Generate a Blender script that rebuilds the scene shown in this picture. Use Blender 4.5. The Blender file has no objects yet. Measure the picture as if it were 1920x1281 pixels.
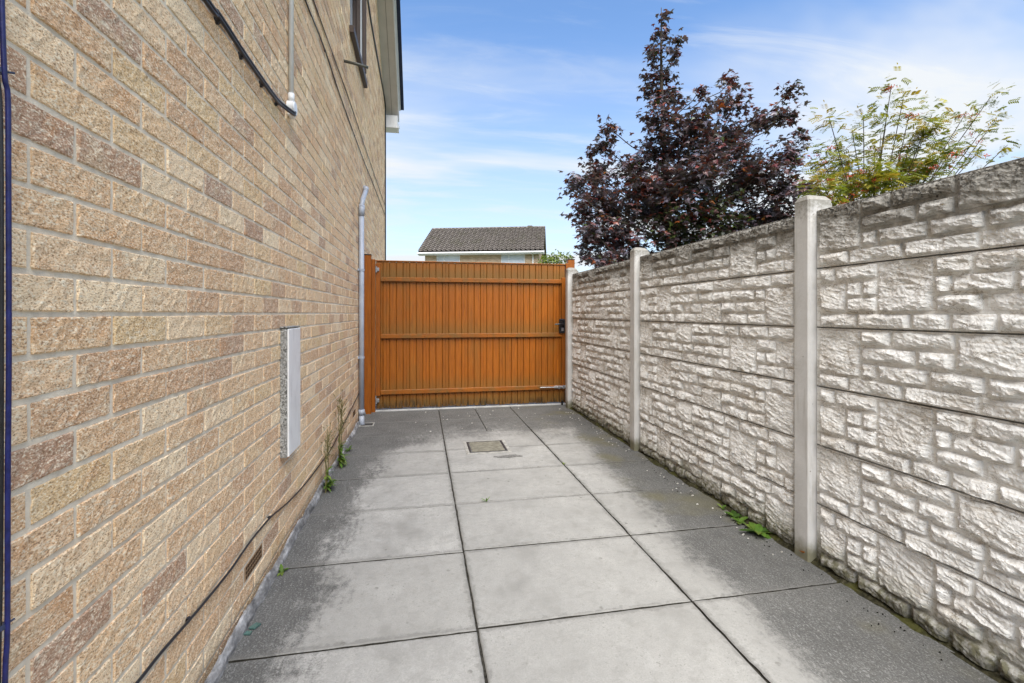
import bpy, math, random
import numpy as np
from mathutils import Vector, Matrix, Euler

R = math.radians
SC = bpy.context.scene
COL = SC.collection

# ---------------------------------------------------------------- camera, sky, sun, exposure
YAW = R(10.83)
CAM_Z = 1.195
cam_d = bpy.data.cameras.new('camera')
cam = bpy.data.objects.new('camera', cam_d)
COL.objects.link(cam)
cam.location = (0, 0, CAM_Z)
cam.rotation_euler = (R(90), 0, -YAW)
cam_d.sensor_width = 36
cam_d.lens = 886 / 1920 * 36
cam_d.shift_y = -53 / 1920
cam_d.clip_start = 0.02
cam_d.clip_end = 2000
SC.camera = cam

SUN_EL, SUN_AZ = R(56), R(183)      # azimuth clockwise from +Y: high behind the camera
SKY_STRENGTH = 0.05
SUN_STRENGTH = 1.5
SUN_ANGLE = R(55)
EXPOSURE = 2.5

world = bpy.data.worlds.new('World')
SC.world = world
world.use_nodes = True

sun_d = bpy.data.lights.new('sun', 'SUN')
sun_d.energy = SUN_STRENGTH
sun_d.angle = SUN_ANGLE
sun_d.color = (1.0, 0.96, 0.895)
sun = bpy.data.objects.new('sun', sun_d)
COL.objects.link(sun)
_s = Vector((math.sin(SUN_AZ) * math.cos(SUN_EL), math.cos(SUN_AZ) * math.cos(SUN_EL), math.sin(SUN_EL)))
sun.rotation_euler = _s.to_track_quat('Z', 'Y').to_euler()
sun.location = _s * 30

vs = SC.view_settings
vs.view_transform = 'Standard'
vs.look = 'None'
vs.exposure = EXPOSURE
vs.gamma = 1
vs.use_curve_mapping = False
SC.cycles.max_bounces = 6
SC.cycles.diffuse_bounces = 4
SC.cycles.transparent_max_bounces = 8


# ---------------------------------------------------------------- node helper
class G:
    def __init__(s, tree):
        s.t = tree
        s.t.nodes.clear()

    def n(s, typ, **kw):
        nd = s.t.nodes.new(typ)
        for k, v in kw.items():
            setattr(nd, k, v)
        return nd

    def put(s, sock, v):
        if v is None:
            return
        if isinstance(v, bpy.types.NodeSocket):
            s.t.links.new(v, sock)
        elif isinstance(v, (tuple, list)):
            v = tuple(v)
            if sock.type == 'RGBA' and len(v) == 3:
                v = v + (1,)
            sock.default_value = v
        else:
            if sock.type == 'RGBA':
                v = (v, v, v, 1)
            sock.default_value = v

    def pos(s):
        return s.n('ShaderNodeNewGeometry').outputs['Position']

    def obj(s):
        return s.n('ShaderNodeTexCoord').outputs['Object']

    def attr(s, name, what='Color'):
        a = s.n('ShaderNodeAttribute')
        a.attribute_name = name
        return a.outputs[what]

    def map(s, v, scale=(1, 1, 1), rot=(0, 0, 0), loc=(0, 0, 0)):
        m = s.n('ShaderNodeMapping')
        s.put(m.inputs['Vector'], v)
        m.inputs['Scale'].default_value = scale
        m.inputs['Rotation'].default_value = rot
        m.inputs['Location'].default_value = loc
        return m.outputs[0]

    def noise(s, v, scale, detail=3, rough=0.55, dist=0.0, out='Fac'):
        m = s.n('ShaderNodeTexNoise')
        s.put(m.inputs['Vector'], v)
        s.put(m.inputs['Scale'], scale)
        m.inputs['Detail'].default_value = detail
        m.inputs['Roughness'].default_value = rough
        m.inputs['Distortion'].default_value = dist
        return m.outputs[out]

    def voro(s, v, scale, feature='F1', out='Distance'):
        m = s.n('ShaderNodeTexVoronoi', feature=feature)
        s.put(m.inputs['Vector'], v)
        m.inputs['Scale'].default_value = scale
        return m.outputs[out]

    def white(s, v, out='Value'):
        m = s.n('ShaderNodeTexWhiteNoise')
        s.put(m.inputs['Vector'], v)
        return m.outputs[out]

    def m(s, op, a, b=None, c=None, clamp=False):
        nd = s.n('ShaderNodeMath', operation=op)
        nd.use_clamp = clamp
        s.put(nd.inputs[0], a)
        s.put(nd.inputs[1], b)
        s.put(nd.inputs[2], c)
        return nd.outputs[0]

    def add(s, a, b): return s.m('ADD', a, b)
    def mul(s, a, b): return s.m('MULTIPLY', a, b)
    def mx(s, a, b): return s.m('MAXIMUM', a, b)

    def sm(s, v, lo, hi, a=0.0, b=1.0):
        nd = s.n('ShaderNodeMapRange', interpolation_type='SMOOTHSTEP')
        s.put(nd.inputs['Value'], v)
        nd.inputs['From Min'].default_value = lo
        nd.inputs['From Max'].default_value = hi
        nd.inputs['To Min'].default_value = a
        nd.inputs['To Max'].default_value = b
        return nd.outputs[0]

    def xyz(s, v):
        nd = s.n('ShaderNodeSeparateXYZ')
        s.put(nd.inputs[0], v)
        return nd.outputs

    def comb(s, x, y, z):
        nd = s.n('ShaderNodeCombineXYZ')
        s.put(nd.inputs[0], x); s.put(nd.inputs[1], y); s.put(nd.inputs[2], z)
        return nd.outputs[0]

    def mix(s, f, a, b, blend='MIX'):
        nd = s.n('ShaderNodeMix', data_type='RGBA', blend_type=blend)
        s.put(nd.inputs[0], f)
        s.put(nd.inputs[6], a)
        s.put(nd.inputs[7], b)
        return nd.outputs[2]

    def ramp(s, f, stops, mode='LINEAR'):
        nd = s.n('ShaderNodeValToRGB')
        cr = nd.color_ramp
        cr.interpolation = mode
        while len(cr.elements) < len(stops):
            cr.elements.new(0.5)
        for e, (p, c) in zip(cr.elements, stops):
            e.position = p
            e.color = tuple(c) + (1,) if len(c) == 3 else c
        s.put(nd.inputs[0], f)
        return nd.outputs[0]

    def bump(s, h, strength=0.5, dist=0.01, normal=None):
        nd = s.n('ShaderNodeBump')
        nd.inputs['Strength'].default_value = strength
        nd.inputs['Distance'].default_value = dist
        s.put(nd.inputs['Height'], h)
        s.put(nd.inputs['Normal'], normal)
        return nd.outputs[0]

    def out(s, col, rough=0.8, normal=None, spec=0.3, metal=0.0, **kw):
        b = s.n('ShaderNodeBsdfPrincipled')
        s.put(b.inputs['Base Color'], col)
        s.put(b.inputs['Roughness'], rough)
        s.put(b.inputs['Normal'], normal)
        b.inputs['Specular IOR Level'].default_value = spec
        b.inputs['Metallic'].default_value = metal
        for k, v in kw.items():
            s.put(b.inputs[k], v)
        o = s.n('ShaderNodeOutputMaterial')
        s.t.links.new(b.outputs[0], o.inputs[0])


def M(name, fn):
    m = bpy.data.materials.new(name)
    m.use_nodes = True
    g = G(m.node_tree)
    fn(g)
    return m


# ---------------------------------------------------------------- world
def build_world():
    g = G(world.node_tree)
    d = g.n('ShaderNodeTexCoord').outputs['Generated']
    sky = g.n('ShaderNodeTexSky', sky_type='NISHITA')
    sky.sun_disc = False
    sky.sun_elevation = SUN_EL
    sky.sun_rotation = SUN_AZ
    sky.altitude = 0
    sky.air_density = 1.0
    sky.dust_density = 0.6
    sky.ozone_density = 2.0
    x, y, z = g.xyz(d)
    zz = g.mx(z, 0.03)
    px = g.m('DIVIDE', x, g.add(zz, 0.12))
    py = g.m('DIVIDE', y, g.add(zz, 0.12))
    p = g.comb(px, py, 0.0)
    wisp = g.noise(g.map(p, (0.8, 3.2, 1), (0, 0, R(-20)), (3.1, 1.7, 0)), 1.3, 7, 0.62, 0.8)
    bank = g.noise(g.map(p, (0.55, 1.25, 1), (0, 0, R(-14)), (5.15, 0.35, 0)), 0.85, 5, 0.55, 0.35)
    low = g.sm(z, 0.02, 0.55, 1.0, 0.0)
    cover = g.add(g.mul(g.sm(bank, 0.42, 0.66), g.sm(z, 0.10, 0.75, 1.0, 0.35)), g.mul(g.sm(wisp, 0.46, 0.80), 0.42))
    cover = g.m('MULTIPLY', cover, g.sm(z, 0.0, 0.05, 0.3, 1.0))
    cover = g.m('ADD', g.mul(cover, 0.85), g.add(g.mul(low, 0.62), 0.02), clamp=True)
    blue = g.mix(1.0, sky.outputs[0], (0.68, 0.84, 0.97), 'MULTIPLY')
    c = g.mix(cover, blue, (3.15, 3.3, 3.45))
    bg = g.n('ShaderNodeBackground')
    g.put(bg.inputs[0], c)
    bg.inputs[1].default_value = SKY_STRENGTH
    o = g.n('ShaderNodeOutputWorld')
    g.t.links.new(bg.outputs[0], o.inputs[0])


build_world()


# ---------------------------------------------------------------- mesh helper
class MB:
    def __init__(s):
        s.v = []
        s.f = []
        s.mi = []
        s.c = []

    def add(s, verts, faces, mi=0, col=None):
        o = len(s.v)
        s.v.extend([tuple(p) for p in verts])
        for f in faces:
            s.f.append(tuple(i + o for i in f))
            s.mi.append(mi)
            if col is not None:
                s.c.append(col)
        return s

    def box(s, x0, x1, y0, y1, z0, z1, bev=0.0, mi=0):
        if bev <= 0:
            v = [(x, y, z) for x in (x0, x1) for y in (y0, y1) for z in (z0, z1)]
            f = [(0, 1, 3, 2), (4, 6, 7, 5), (0, 4, 5, 1), (2, 3, 7, 6), (0, 2, 6, 4), (1, 5, 7, 3)]
            return s.add(v, f, mi)
        b = min(bev, (x1 - x0) * .45, (y1 - y0) * .45, (z1 - z0) * .45)
        cx = [(x0, x0 + b), (x1, x1 - b)]
        cy = [(y0, y0 + b), (y1, y1 - b)]
        cz = [(z0, z0 + b), (z1, z1 - b)]
        v = []
        idx = {}
        for i in (0, 1):
            for j in (0, 1):
                for k in (0, 1):
                    for a in range(3):
                        p = [cx[i][1], cy[j][1], cz[k][1]]
                        p[a] = (cx[i], cy[j], cz[k])[a][0]
                        idx[(i, j, k, a)] = len(v)
                        v.append(tuple(p))
        f = []
        I = lambda i, j, k, a: idx[(i, j, k, a)]
        for q in (0, 1):
            f.append((I(q, 0, 0, 0), I(q, 1, 0, 0), I(q, 1, 1, 0), I(q, 0, 1, 0)))
            f.append((I(0, q, 0, 1), I(1, q, 0, 1), I(1, q, 1, 1), I(0, q, 1, 1)))
            f.append((I(0, 0, q, 2), I(1, 0, q, 2), I(1, 1, q, 2), I(0, 1, q, 2)))
        for q in (0, 1):
            for r in (0, 1):
                f.append((I(q, r, 0, 0), I(q, r, 1, 0), I(q, r, 1, 1), I(q, r, 0, 1)))
                f.append((I(q, 0, r, 0), I(q, 1, r, 0), I(q, 1, r, 2), I(q, 0, r, 2)))
                f.append((I(0, q, r, 1), I(1, q, r, 1), I(1, q, r, 2), I(0, q, r, 2)))
        for i in (0, 1):
            for j in (0, 1):
                for k in (0, 1):
                    f.append((I(i, j, k, 0), I(i, j, k, 1), I(i, j, k, 2)))
        return s.add(v, f, mi)

    def tube(s, pts, r, seg=8, mi=0, cap=True, col=None):
        pts = [Vector(p) for p in pts]
        n = len(pts)
        rr = r if isinstance(r, (list, tuple)) else [r] * n
        v = []
        up = None
        for i, p in enumerate(pts):
            t = (pts[min(i + 1, n - 1)] - pts[max(i - 1, 0)]).normalized()
            if up is None:
                a = Vector((0, 0, 1)) if abs(t.z) < .9 else Vector((1, 0, 0))
                up = (a - t * a.dot(t)).normalized()
            else:
                up = (up - t * up.dot(t))
                up = up.normalized() if up.length > 1e-6 else t.orthogonal().normalized()
            sd = t.cross(up)
            for k in range(seg):
                an = 2 * math.pi * k / seg
                v.append(p + (up * math.cos(an) + sd * math.sin(an)) * rr[i])
        f = []
        for i in range(n - 1):
            for k in range(seg):
                k2 = (k + 1) % seg
                f.append((i * seg + k, i * seg + k2, (i + 1) * seg + k2, (i + 1) * seg + k))
        if cap:
            f.append(tuple(reversed(range(seg))))
            f.append(tuple(range((n - 1) * seg, n * seg)))
        return s.add(v, f, mi, col)

    def prism(s, poly, a, b, axis='x', mi=0):
        """poly: 2-D outline; extruded from a to b along axis"""
        n = len(poly)

        def P(q, t):
            if axis == 'x':
                return (t, q[0], q[1])
            if axis == 'y':
                return (q[0], t, q[1])
            return (q[0], q[1], t)
        v = [P(q, a) for q in poly] + [P(q, b) for q in poly]
        f = [tuple(range(n)), tuple(reversed(range(n, 2 * n)))]
        for i in range(n):
            j = (i + 1) % n
            f.append((i, i + n, j + n, j))
        return s.add(v, f, mi)

    def mesh(s, name, mats, smooth=False):
        me = bpy.data.meshes.new(name)
        me.from_pydata([tuple(p) for p in s.v], [], s.f)
        for m_ in (mats if isinstance(mats, (list, tuple)) else [mats]):
            me.materials.append(m_)
        if any(s.mi):
            me.polygons.foreach_set('material_index', s.mi)
        if s.c and len(s.c) == len(s.f):
            at = me.color_attributes.new('leafcol', 'FLOAT_COLOR', 'CORNER')
            buf = np.ones((len(me.loops), 4), np.float32)
            k = 0
            for f, c in zip(s.f, s.c):
                buf[k:k + len(f), :3] = c
                k += len(f)
            at.data.foreach_set('color', buf.ravel())
        if smooth:
            me.polygons.foreach_set('use_smooth', [True] * len(me.polygons))
        me.update()
        return me

    def build(s, name, mats, parent=None, smooth=False, fix=True):
        me = s.mesh(name, mats, smooth)
        if fix:
            import bmesh
            bm = bmesh.new()
            bm.from_mesh(me)
            bmesh.ops.recalc_face_normals(bm, faces=bm.faces)
            bm.to_mesh(me)
            bm.free()
        return link(name, me, parent)


def link(name, me, parent=None):
    o = bpy.data.objects.new(name, me)
    COL.objects.link(o)
    if parent:
        o.parent = parent
    return o


def WM(o):
    m = o.matrix_parent_inverse @ o.matrix_basis
    return WM(o.parent) @ m if o.parent else o.matrix_basis.copy()


def keep(o):
    """child built in world coordinates: cancel the parent's transform"""
    o.matrix_parent_inverse = WM(o.parent).inverted()
    return o


def tag(o, label=None, cat=None, group=None, kind=None):
    if label: o['label'] = label
    if cat: o['category'] = cat
    if group: o['group'] = group
    if kind: o['kind'] = kind
    return o


def empty(name, loc=(0, 0, 0), rz=0):
    o = bpy.data.objects.new(name, None)
    o.empty_display_size = 0.1
    COL.objects.link(o)
    o.location = loc
    o.rotation_euler = (0, 0, rz)
    return o


def spline(pts, per=8):
    """Catmull-Rom through pts"""
    P = [Vector(p) for p in pts]
    P = [P[0] * 2 - P[1]] + P + [P[-1] * 2 - P[-2]]
    out = []
    for i in range(1, len(P) - 2):
        for k in range(per):
            t = k / per
            a, b, c, d = P[i - 1], P[i], P[i + 1], P[i + 2]
            out.append(0.5 * ((2 * b) + (c - a) * t + (2 * a - 5 * b + 4 * c - d) * t * t + (3 * b - a - 3 * c + d) * t ** 3))
    out.append(P[-2])
    return out


def vnoise(x, y, seed=0):
    """value noise, arrays in, -1..1 out"""
    xi, yi = np.floor(x).astype(np.int64), np.floor(y).astype(np.int64)
    fx, fy = x - xi, y - yi
    fx = fx * fx * (3 - 2 * fx)
    fy = fy * fy * (3 - 2 * fy)

    def h(a, b):
        n = (a * 374761393 + b * 668265263 + seed * 974634777) & 0xFFFFFFFF
        n = ((n ^ (n >> 13)) * 1274126177) & 0xFFFFFFFF
        n = n ^ (n >> 16)
        return (n & 0xFFFF) / 32767.5 - 1
    a, b, c, d = h(xi, yi), h(xi + 1, yi), h(xi, yi + 1), h(xi + 1, yi + 1)
    return (a * (1 - fx) + b * fx) * (1 - fy) + (c * (1 - fx) + d * fx) * fy


def fbm(x, y, octv=4, seed=0, gain=0.5, ridged=False):
    s = 0
    a = 1.0
    for o in range(octv):
        n = vnoise(x * 2 ** o, y * 2 ** o, seed + o * 17)
        s = s + a * ((1 - 2 * np.abs(n)) if ridged else n)
        a *= gain
    return s


def grid_faces(nu, nv):
    f = []
    for j in range(nv - 1):
        for i in range(nu - 1):
            a = j * nu + i
            f.append((a, a + 1, a + nu + 1, a + nu))
    return f


TH_S, TH_C = math.sin(YAW), math.cos(YAW)


def seen(x, y, z):
    """size rank of a spot: pixels per metre and whether the view takes it in (used only to pick which repeats stay single objects)"""
    zf = y * TH_C + x * TH_S
    if zf < .2:
        return -1, 0
    px = 960 + 886 * (x * TH_C - y * TH_S) / zf
    py = 587.5 - 886 * (z - CAM_Z) / zf
    return (1 if -40 < px < 1960 and -30 < py < 1310 else -1), 886 / zf


# ---------------------------------------------------------------- materials
BR_Z0, BR_Y0 = 0.068, 0.967      # brick bond: bed joint height and perpend position


def m_brick(g):
    p = g.pos()
    x, y, z = g.xyz(p)
    row = g.m('FLOOR', g.m('DIVIDE', g.m('SUBTRACT', z, BR_Z0), 0.075))
    par = g.m('FLOORED_MODULO', row, 2.0)
    col = g.m('FLOOR', g.m('DIVIDE', g.m('SUBTRACT', g.m('SUBTRACT', y, BR_Y0), g.mul(par, 0.1125)), 0.225))
    idv = g.comb(col, row, 3.0)
    w = g.white(idv)
    w2 = g.white(g.comb(row, col, 9.0))
    base = g.ramp(w, [(0.0, (.72, .515, .295)), (.20, (.77, .535, .335)), (.40, (.72, .465, .285)),
                      (.55, (.90, .71, .50)), (.72, (.70, .46, .28)), (.86, (.60, .375, .24)), (.95, (.45, .29, .215)), (1.0, (.68, .42, .25))])
    # blotches of flash colour inside a brick
    off = g.n('ShaderNodeVectorMath', operation='ADD')
    g.put(off.inputs[0], p)
    g.put(off.inputs[1], g.comb(g.mul(w, 31.0), g.mul(w2, 17.0), 0.0))
    q = off.outputs[0]
    blot = g.noise(q, 9.0, 3, .6)
    base = g.mix(g.sm(blot, .52, .74, 0, .6), base, (.56, .285, .135))
    base = g.mix(g.mul(g.sm(blot, .30, .46, 1, 0), .5), base, (.72, .585, .41))
    # dragged, bark-like streaks running diagonally
    st = g.noise(g.map(q, (1, .55, 1.6), (R(-38), 0, 0)), 75.0, 4, .62, .5)
    st2 = g.noise(g.map(q, (1, .5, 1.5), (R(28), 0, 0)), 190.0, 3, .6, .3)
    cream = g.mul(g.sm(st, .50, .68), g.add(.30, g.mul(w2, .55)))
    base = g.mix(cream, base, (.86, .78, .64))
    base = g.mix(g.sm(st, .28, .42, .55, 0), base, (.29, .19, .12))
    base = g.mix(g.sm(st2, .28, .42, .5, 0), base, (.22, .145, .095))
    base = g.mix(g.sm(st2, .58, .74, 0, .5), base, (.70, .62, .50))
    pit = g.noise(q, 260.0, 2, .5)
    base = g.mix(g.sm(pit, .70, .76, 0, .8), base, (.05, .035, .03))
    # damp brown staining on the lowest course
    low = g.noise(p, 6.0, 3, .6)
    base = g.mix(g.sm(g.add(z, g.mul(low, .06)), .085, .13, .72, 0), base, (.17, .105, .06))
    gr = g.noise(g.map(q, (1, .75, 1.2), (R(-30), 0, 0)), 215.0, 3, .7)
    base = g.mix(g.sm(gr, .54, .63, 0, .8), base, (.92, .835, .68))
    base = g.mix(g.sm(gr, .37, .46, .85, 0), base, (.27, .165, .10))
    base = g.mix(1.0, base, (1.03, 1.01, .93), 'MULTIPLY')
    hgt = g.add(g.mul(st, .28), g.mul(st2, .5))
    hgt = g.add(hgt, g.mul(gr, .65))
    g.out(base, .92, g.bump(hgt, .75, .0042), .12)


def m_mortar(g):
    p = g.pos()
    n = g.noise(p, 30.0, 4, .6)
    n2 = g.noise(p, 300.0, 2, .6)
    c = g.ramp(n, [(.3, (.64, .555, .43)), (.55, (.735, .645, .505)), (.75, (.80, .715, .57))])
    x, y, z = g.xyz(p)
    c = g.mix(g.sm(z, .06, .14, .6, 0), c, (.2, .16, .12))
    g.out(c, .95, g.bump(g.add(n, g.mul(n2, .6)), .5, .004), .1)


def m_stone(g):
    p = g.pos()
    x, y, z = g.xyz(p)
    n1 = g.noise(p, 5.0, 4, .6)
    n2 = g.noise(p, 38.0, 4, .62)
    n3 = g.noise(p, 170.0, 3, .6)
    c = g.ramp(n2, [(.25, (.67, .65, .615)), (.5, (.775, .76, .73)), (.75, (.83, .82, .795))])
    c = g.mix(g.sm(n1, .52, .72, 0, .38), c, (.58, .52, .445))
    # tannin runs, more of them toward the gate end
    run = g.noise(g.map(p, (1, 7, 1.1)), 4.5, 4, .65)
    far = g.sm(y, 1.9, 5.2, .10, .85)
    c = g.mix(g.mul(g.sm(run, .50, .66), far), c, (.33, .285, .225))
    shade_strk = g.noise(g.map(p, (1, .30, 1.7), (R(7), 0, 0)), 30.0, 4, .68, .8)  # level brown streaks painted in to mimic the stones' shaded, dirty undersides
    c = g.mix(g.mul(g.sm(shade_strk, .54, .63), g.sm(n1, .3, .6, .35, .75)), c, (.49, .44, .375))
    crk = g.noise(g.map(p, (1, .55, 1.25), (R(20), 0, 0)), 24.0, 5, .62, .9)
    crk = g.m('ABSOLUTE', g.m('SUBTRACT', crk, .5))
    c = g.mix(g.mul(g.sm(crk, .004, .018, 1, 0), g.sm(n1, .36, .58, .1, .75)), c, (.24, .20, .155))
    fine = g.noise(p, 230.0, 2, .7)
    c = g.mix(g.sm(fine, .34, .46, .25, 0), c, (.46, .435, .395))
    spots = g.noise(p, 75.0, 3, .7)
    c = g.mix(g.mul(g.sm(spots, .60, .70), g.sm(n1, .40, .6, .15, .6)), c, (.18, .16, .135))
    # black lichen crust under the open top edge
    ln = g.noise(p, 16.0, 5, .68)
    top = g.add(z, g.mul(g.m('SUBTRACT', ln, .5), .34))
    c = g.mix(g.sm(top, 1.42, 1.63, 0, .85), c, (.175, .162, .138))
    c = g.mix(g.mul(g.sm(top, 1.57, 1.70), g.sm(spots, .46, .58)), c, (.045, .042, .036))
    lich = g.noise(p, 22.0, 2, .5)
    c = g.mix(g.mul(g.sm(lich, .73, .77), g.sm(z, 1.45, 1.6, 0, .8)), c, (.42, .27, .07))
    # moss and splash dirt at the foot
    foot = g.add(z, g.mul(g.m('SUBTRACT', n1, .5), .16))
    c = g.mix(g.mul(g.sm(foot, .03, .20, 1, 0), g.sm(n2, .34, .6, .30, .9)), c, (.125, .115, .045))
    c = g.mix(g.sm(g.add(z, g.mul(g.m('SUBTRACT', ln, .5), .10)), -.01, .095, .93, 0), c, (.04, .037, .026))
    bh = g.add(g.mul(n2, 1.0), g.mul(n3, .35))
    bh = g.m('SUBTRACT', bh, g.mul(g.mul(g.sm(spots, .57, .66), g.sm(z, 1.35, 1.6)), .8))
    g.out(c, .93, g.bump(bh, .35, .006), .1)


def m_post(g):
    p = g.pos()
    x, y, z = g.xyz(p)
    n = g.noise(p, 7.0, 4, .6)
    n2 = g.noise(p, 60.0, 4, .65)
    c = g.ramp(n, [(.3, (.50, .485, .46)), (.7, (.60, .585, .565))])
    run = g.noise(g.map(p, (9, 9, .8)), 4.0, 4, .6)
    c = g.mix(g.sm(run, .56, .72, 0, .5), c, (.36, .34, .30))
    vo = g.voro(p, 21.0)
    c = g.mix(g.sm(vo, .035, .075, .8, 0), c, (.10, .085, .07))
    top = g.add(z, g.mul(g.m('SUBTRACT', n2, .5), .22))
    c = g.mix(g.sm(top, 1.62, 1.76, 0, .8), c, (.18, .165, .135))
    foot = g.add(z, g.mul(g.m('SUBTRACT', n, .5), .14))
    c = g.mix(g.sm(foot, .03, .14, .85, 0), c, (.13, .12, .055))
    g.out(c, .9, g.bump(g.add(n2, g.mul(g.noise(p, 250.0, 2), .3)), .28, .006), .15)


def m_slab(g):
    p = g.pos()
    x, y, z = g.xyz(p)
    n1 = g.noise(p, 3.2, 5, .6)
    n2 = g.noise(p, 26.0, 5, .68)
    n3 = g.noise(p, 150.0, 3, .7)
    n4 = g.noise(g.map(p, (1.0, 1.0, 1)), 420.0, 2, .7)
    swirl = g.noise(g.map(p, (2.2, .7, 1), (0, 0, R(35))), 9.0, 5, .62, 1.6)
    pale = g.ramp(n1, [(.3, (.255, .249, .232)), (.45, (.345, .338, .317)), (.56, (.375, .367, .344)), (.72, (.44, .431, .405))])
    pale = g.mix(g.sm(n2, .35, .62, .25, 0), pale, (.205, .20, .19))
    pale = g.mix(g.sm(n3, .40, .62, .30, 0), pale, (.19, .187, .178))
    pale = g.mix(g.sm(n4, .56, .70, 0, .35), pale, (.42, .415, .40))
    mot = g.noise(p, 11.0, 6, .72, .5)
    pale = g.mix(g.sm(mot, .50, .66, 0, .42), pale, (.205, .20, .186))
    pale = g.mix(g.sm(mot, .30, .44, .35, 0), pale, (.43, .425, .41))
    lic = g.noise(p, 46.0, 4, .7)
    pale = g.mix(g.mul(g.sm(lic, .60, .67), g.sm(n1, .42, .60, .1, .7)), pale, (.15, .146, .132))
    idw = g.white(g.comb(g.m('FLOOR', g.m('DIVIDE', g.m('SUBTRACT', x, .206), .9)), g.m('FLOOR', g.m('DIVIDE', g.m('SUBTRACT', y, 1.19), .593)), 2.0))
    pale = g.mix(g.mul(idw, .40), pale, (.235, .228, .208))
    # algae-dark margins that the cleaning did not reach
    w1 = g.mul(g.m('SUBTRACT', g.noise(p, 2.1, 4, .6), .5), .55)
    w2 = g.mul(g.m('SUBTRACT', swirl, .5), .34)
    w3 = g.add(g.mul(g.m('SUBTRACT', n2, .5), .30), g.mul(g.m('SUBTRACT', n3, .5), .22))
    ww = g.add(g.add(w1, w2), w3)
    dl = g.add(g.m('SUBTRACT', g.add(x, .67), g.mul(g.m('SUBTRACT', y, 2.0), .035)), ww)
    left = g.sm(dl, .13, .34, 1, 0)
    dr = g.add(g.m('SUBTRACT', x, g.add(1.02, g.mul(y, .075))), g.add(g.add(g.mul(w1, .5), g.mul(w2, .45)), w3))
    right = g.sm(dr, .03, .24)
    df = g.add(g.add(y, g.mul(ww, 2.4)), g.mul(g.sm(x, -.7, .25, 1, 0), .95))
    farm = g.sm(df, 4.25, 5.05)
    dirt = g.mx(g.mx(left, right), farm)
    grain = g.sm(g.add(g.mul(n3, .6), g.mul(n4, .5)), .42, .70)
    dark = g.mix(grain, (.055, .054, .050), (.15, .147, .139))
    dark = g.mix(g.sm(n1, .38, .62, .55, 0), dark, (.06, .059, .056))
    scr = g.noise(g.map(p, (3.4, .6, 1), (0, 0, R(48))), 26.0, 3, .6, .4)
    sp2 = g.noise(g.map(p, (1.2, .9, 1), (0, 0, R(40))), 130.0, 4, .75, .3)
    dark = g.mix(g.mul(g.sm(sp2, .46, .66), g.sm(scr, .38, .60, .25, .95)), dark, (.245, .242, .232))
    mossm = g.noise(p, 1.7, 3, .55)
    dark = g.mix(g.mul(g.mul(g.sm(mossm, .5, .66), g.sm(x, 1.15, 1.5)), .5), dark, (.135, .12, .055))
    c = g.mix(g.mul(dirt, g.sm(n3, .2, .6, .80, 1.0)), pale, dark)
    # dirt worked into the arrises along the cross and long joints
    jy = g.m('FRACT', g.add(g.m('DIVIDE', g.m('SUBTRACT', y, 1.19), .5937), 100.5))
    jy = g.mul(g.m('ABSOLUTE', g.m('SUBTRACT', jy, .5)), .5937)
    jx = g.m('MINIMUM', g.m('ABSOLUTE', g.m('SUBTRACT', x, .207)), g.m('ABSOLUTE', g.m('SUBTRACT', x, 1.104)))
    jd = g.m('SUBTRACT', g.m('MINIMUM', jy, jx), g.mul(g.m('SUBTRACT', n2, .45), .09))
    c = g.mix(g.sm(jd, .002, .024, .5, 0), c, (.13, .125, .115))
    spt = g.noise(p, 210.0, 2, .7)
    c = g.mix(g.sm(spt, .60, .68, 0, .45), c, (.17, .165, .155))
    speck = g.noise(p, 95.0, 2, .6)
    c = g.mix(g.mul(g.sm(speck, .66, .72), g.sm(n1, .46, .62, 0, .7)), c, (.13, .125, .115))
    blob = g.voro(p, 7.0)
    c = g.mix(g.mul(g.sm(blob, .05, .085, 1, 0), g.mul(g.sm(n2, .40, .56), .75)), c, (.14, .135, .12))
    wsp = g.noise(p, 55.0, 3, .75)
    c = g.mix(g.sm(wsp, .73, .78, 0, .4), c, (.60, .595, .58))
    h = g.add(g.mul(n3, .7), g.mul(n4, .35))
    g.out(c, .9, g.bump(g.add(h, g.mul(n2, .5)), .30, .004), .16)


def m_bed(g):
    p = g.pos()
    n = g.noise(p, 60.0, 4, .65)
    c = g.ramp(n, [(.3, (.018, .017, .014)), (.7, (.06, .055, .045))])
    g.out(c, 1.0, g.bump(n, .6, .01), .05)


def m_ground(g):
    p = g.pos()
    n = g.noise(p, 1.5, 5, .6)
    c = g.ramp(n, [(.3, (.035, .055, .018)), (.6, (.06, .085, .028)), (.8, (.10, .09, .05))])
    g.out(c, 1.0, g.bump(g.noise(p, 40.0, 3), .5, .03), .05)


def m_drive(g):
    p = g.pos()
    n = g.noise(p, 8.0, 5, .6)
    c = g.ramp(n, [(.3, (.33, .325, .31)), (.7, (.52, .515, .50))])
    g.out(c, .95, g.bump(g.noise(p, 120.0, 3), .3, .004), .1)


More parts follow.
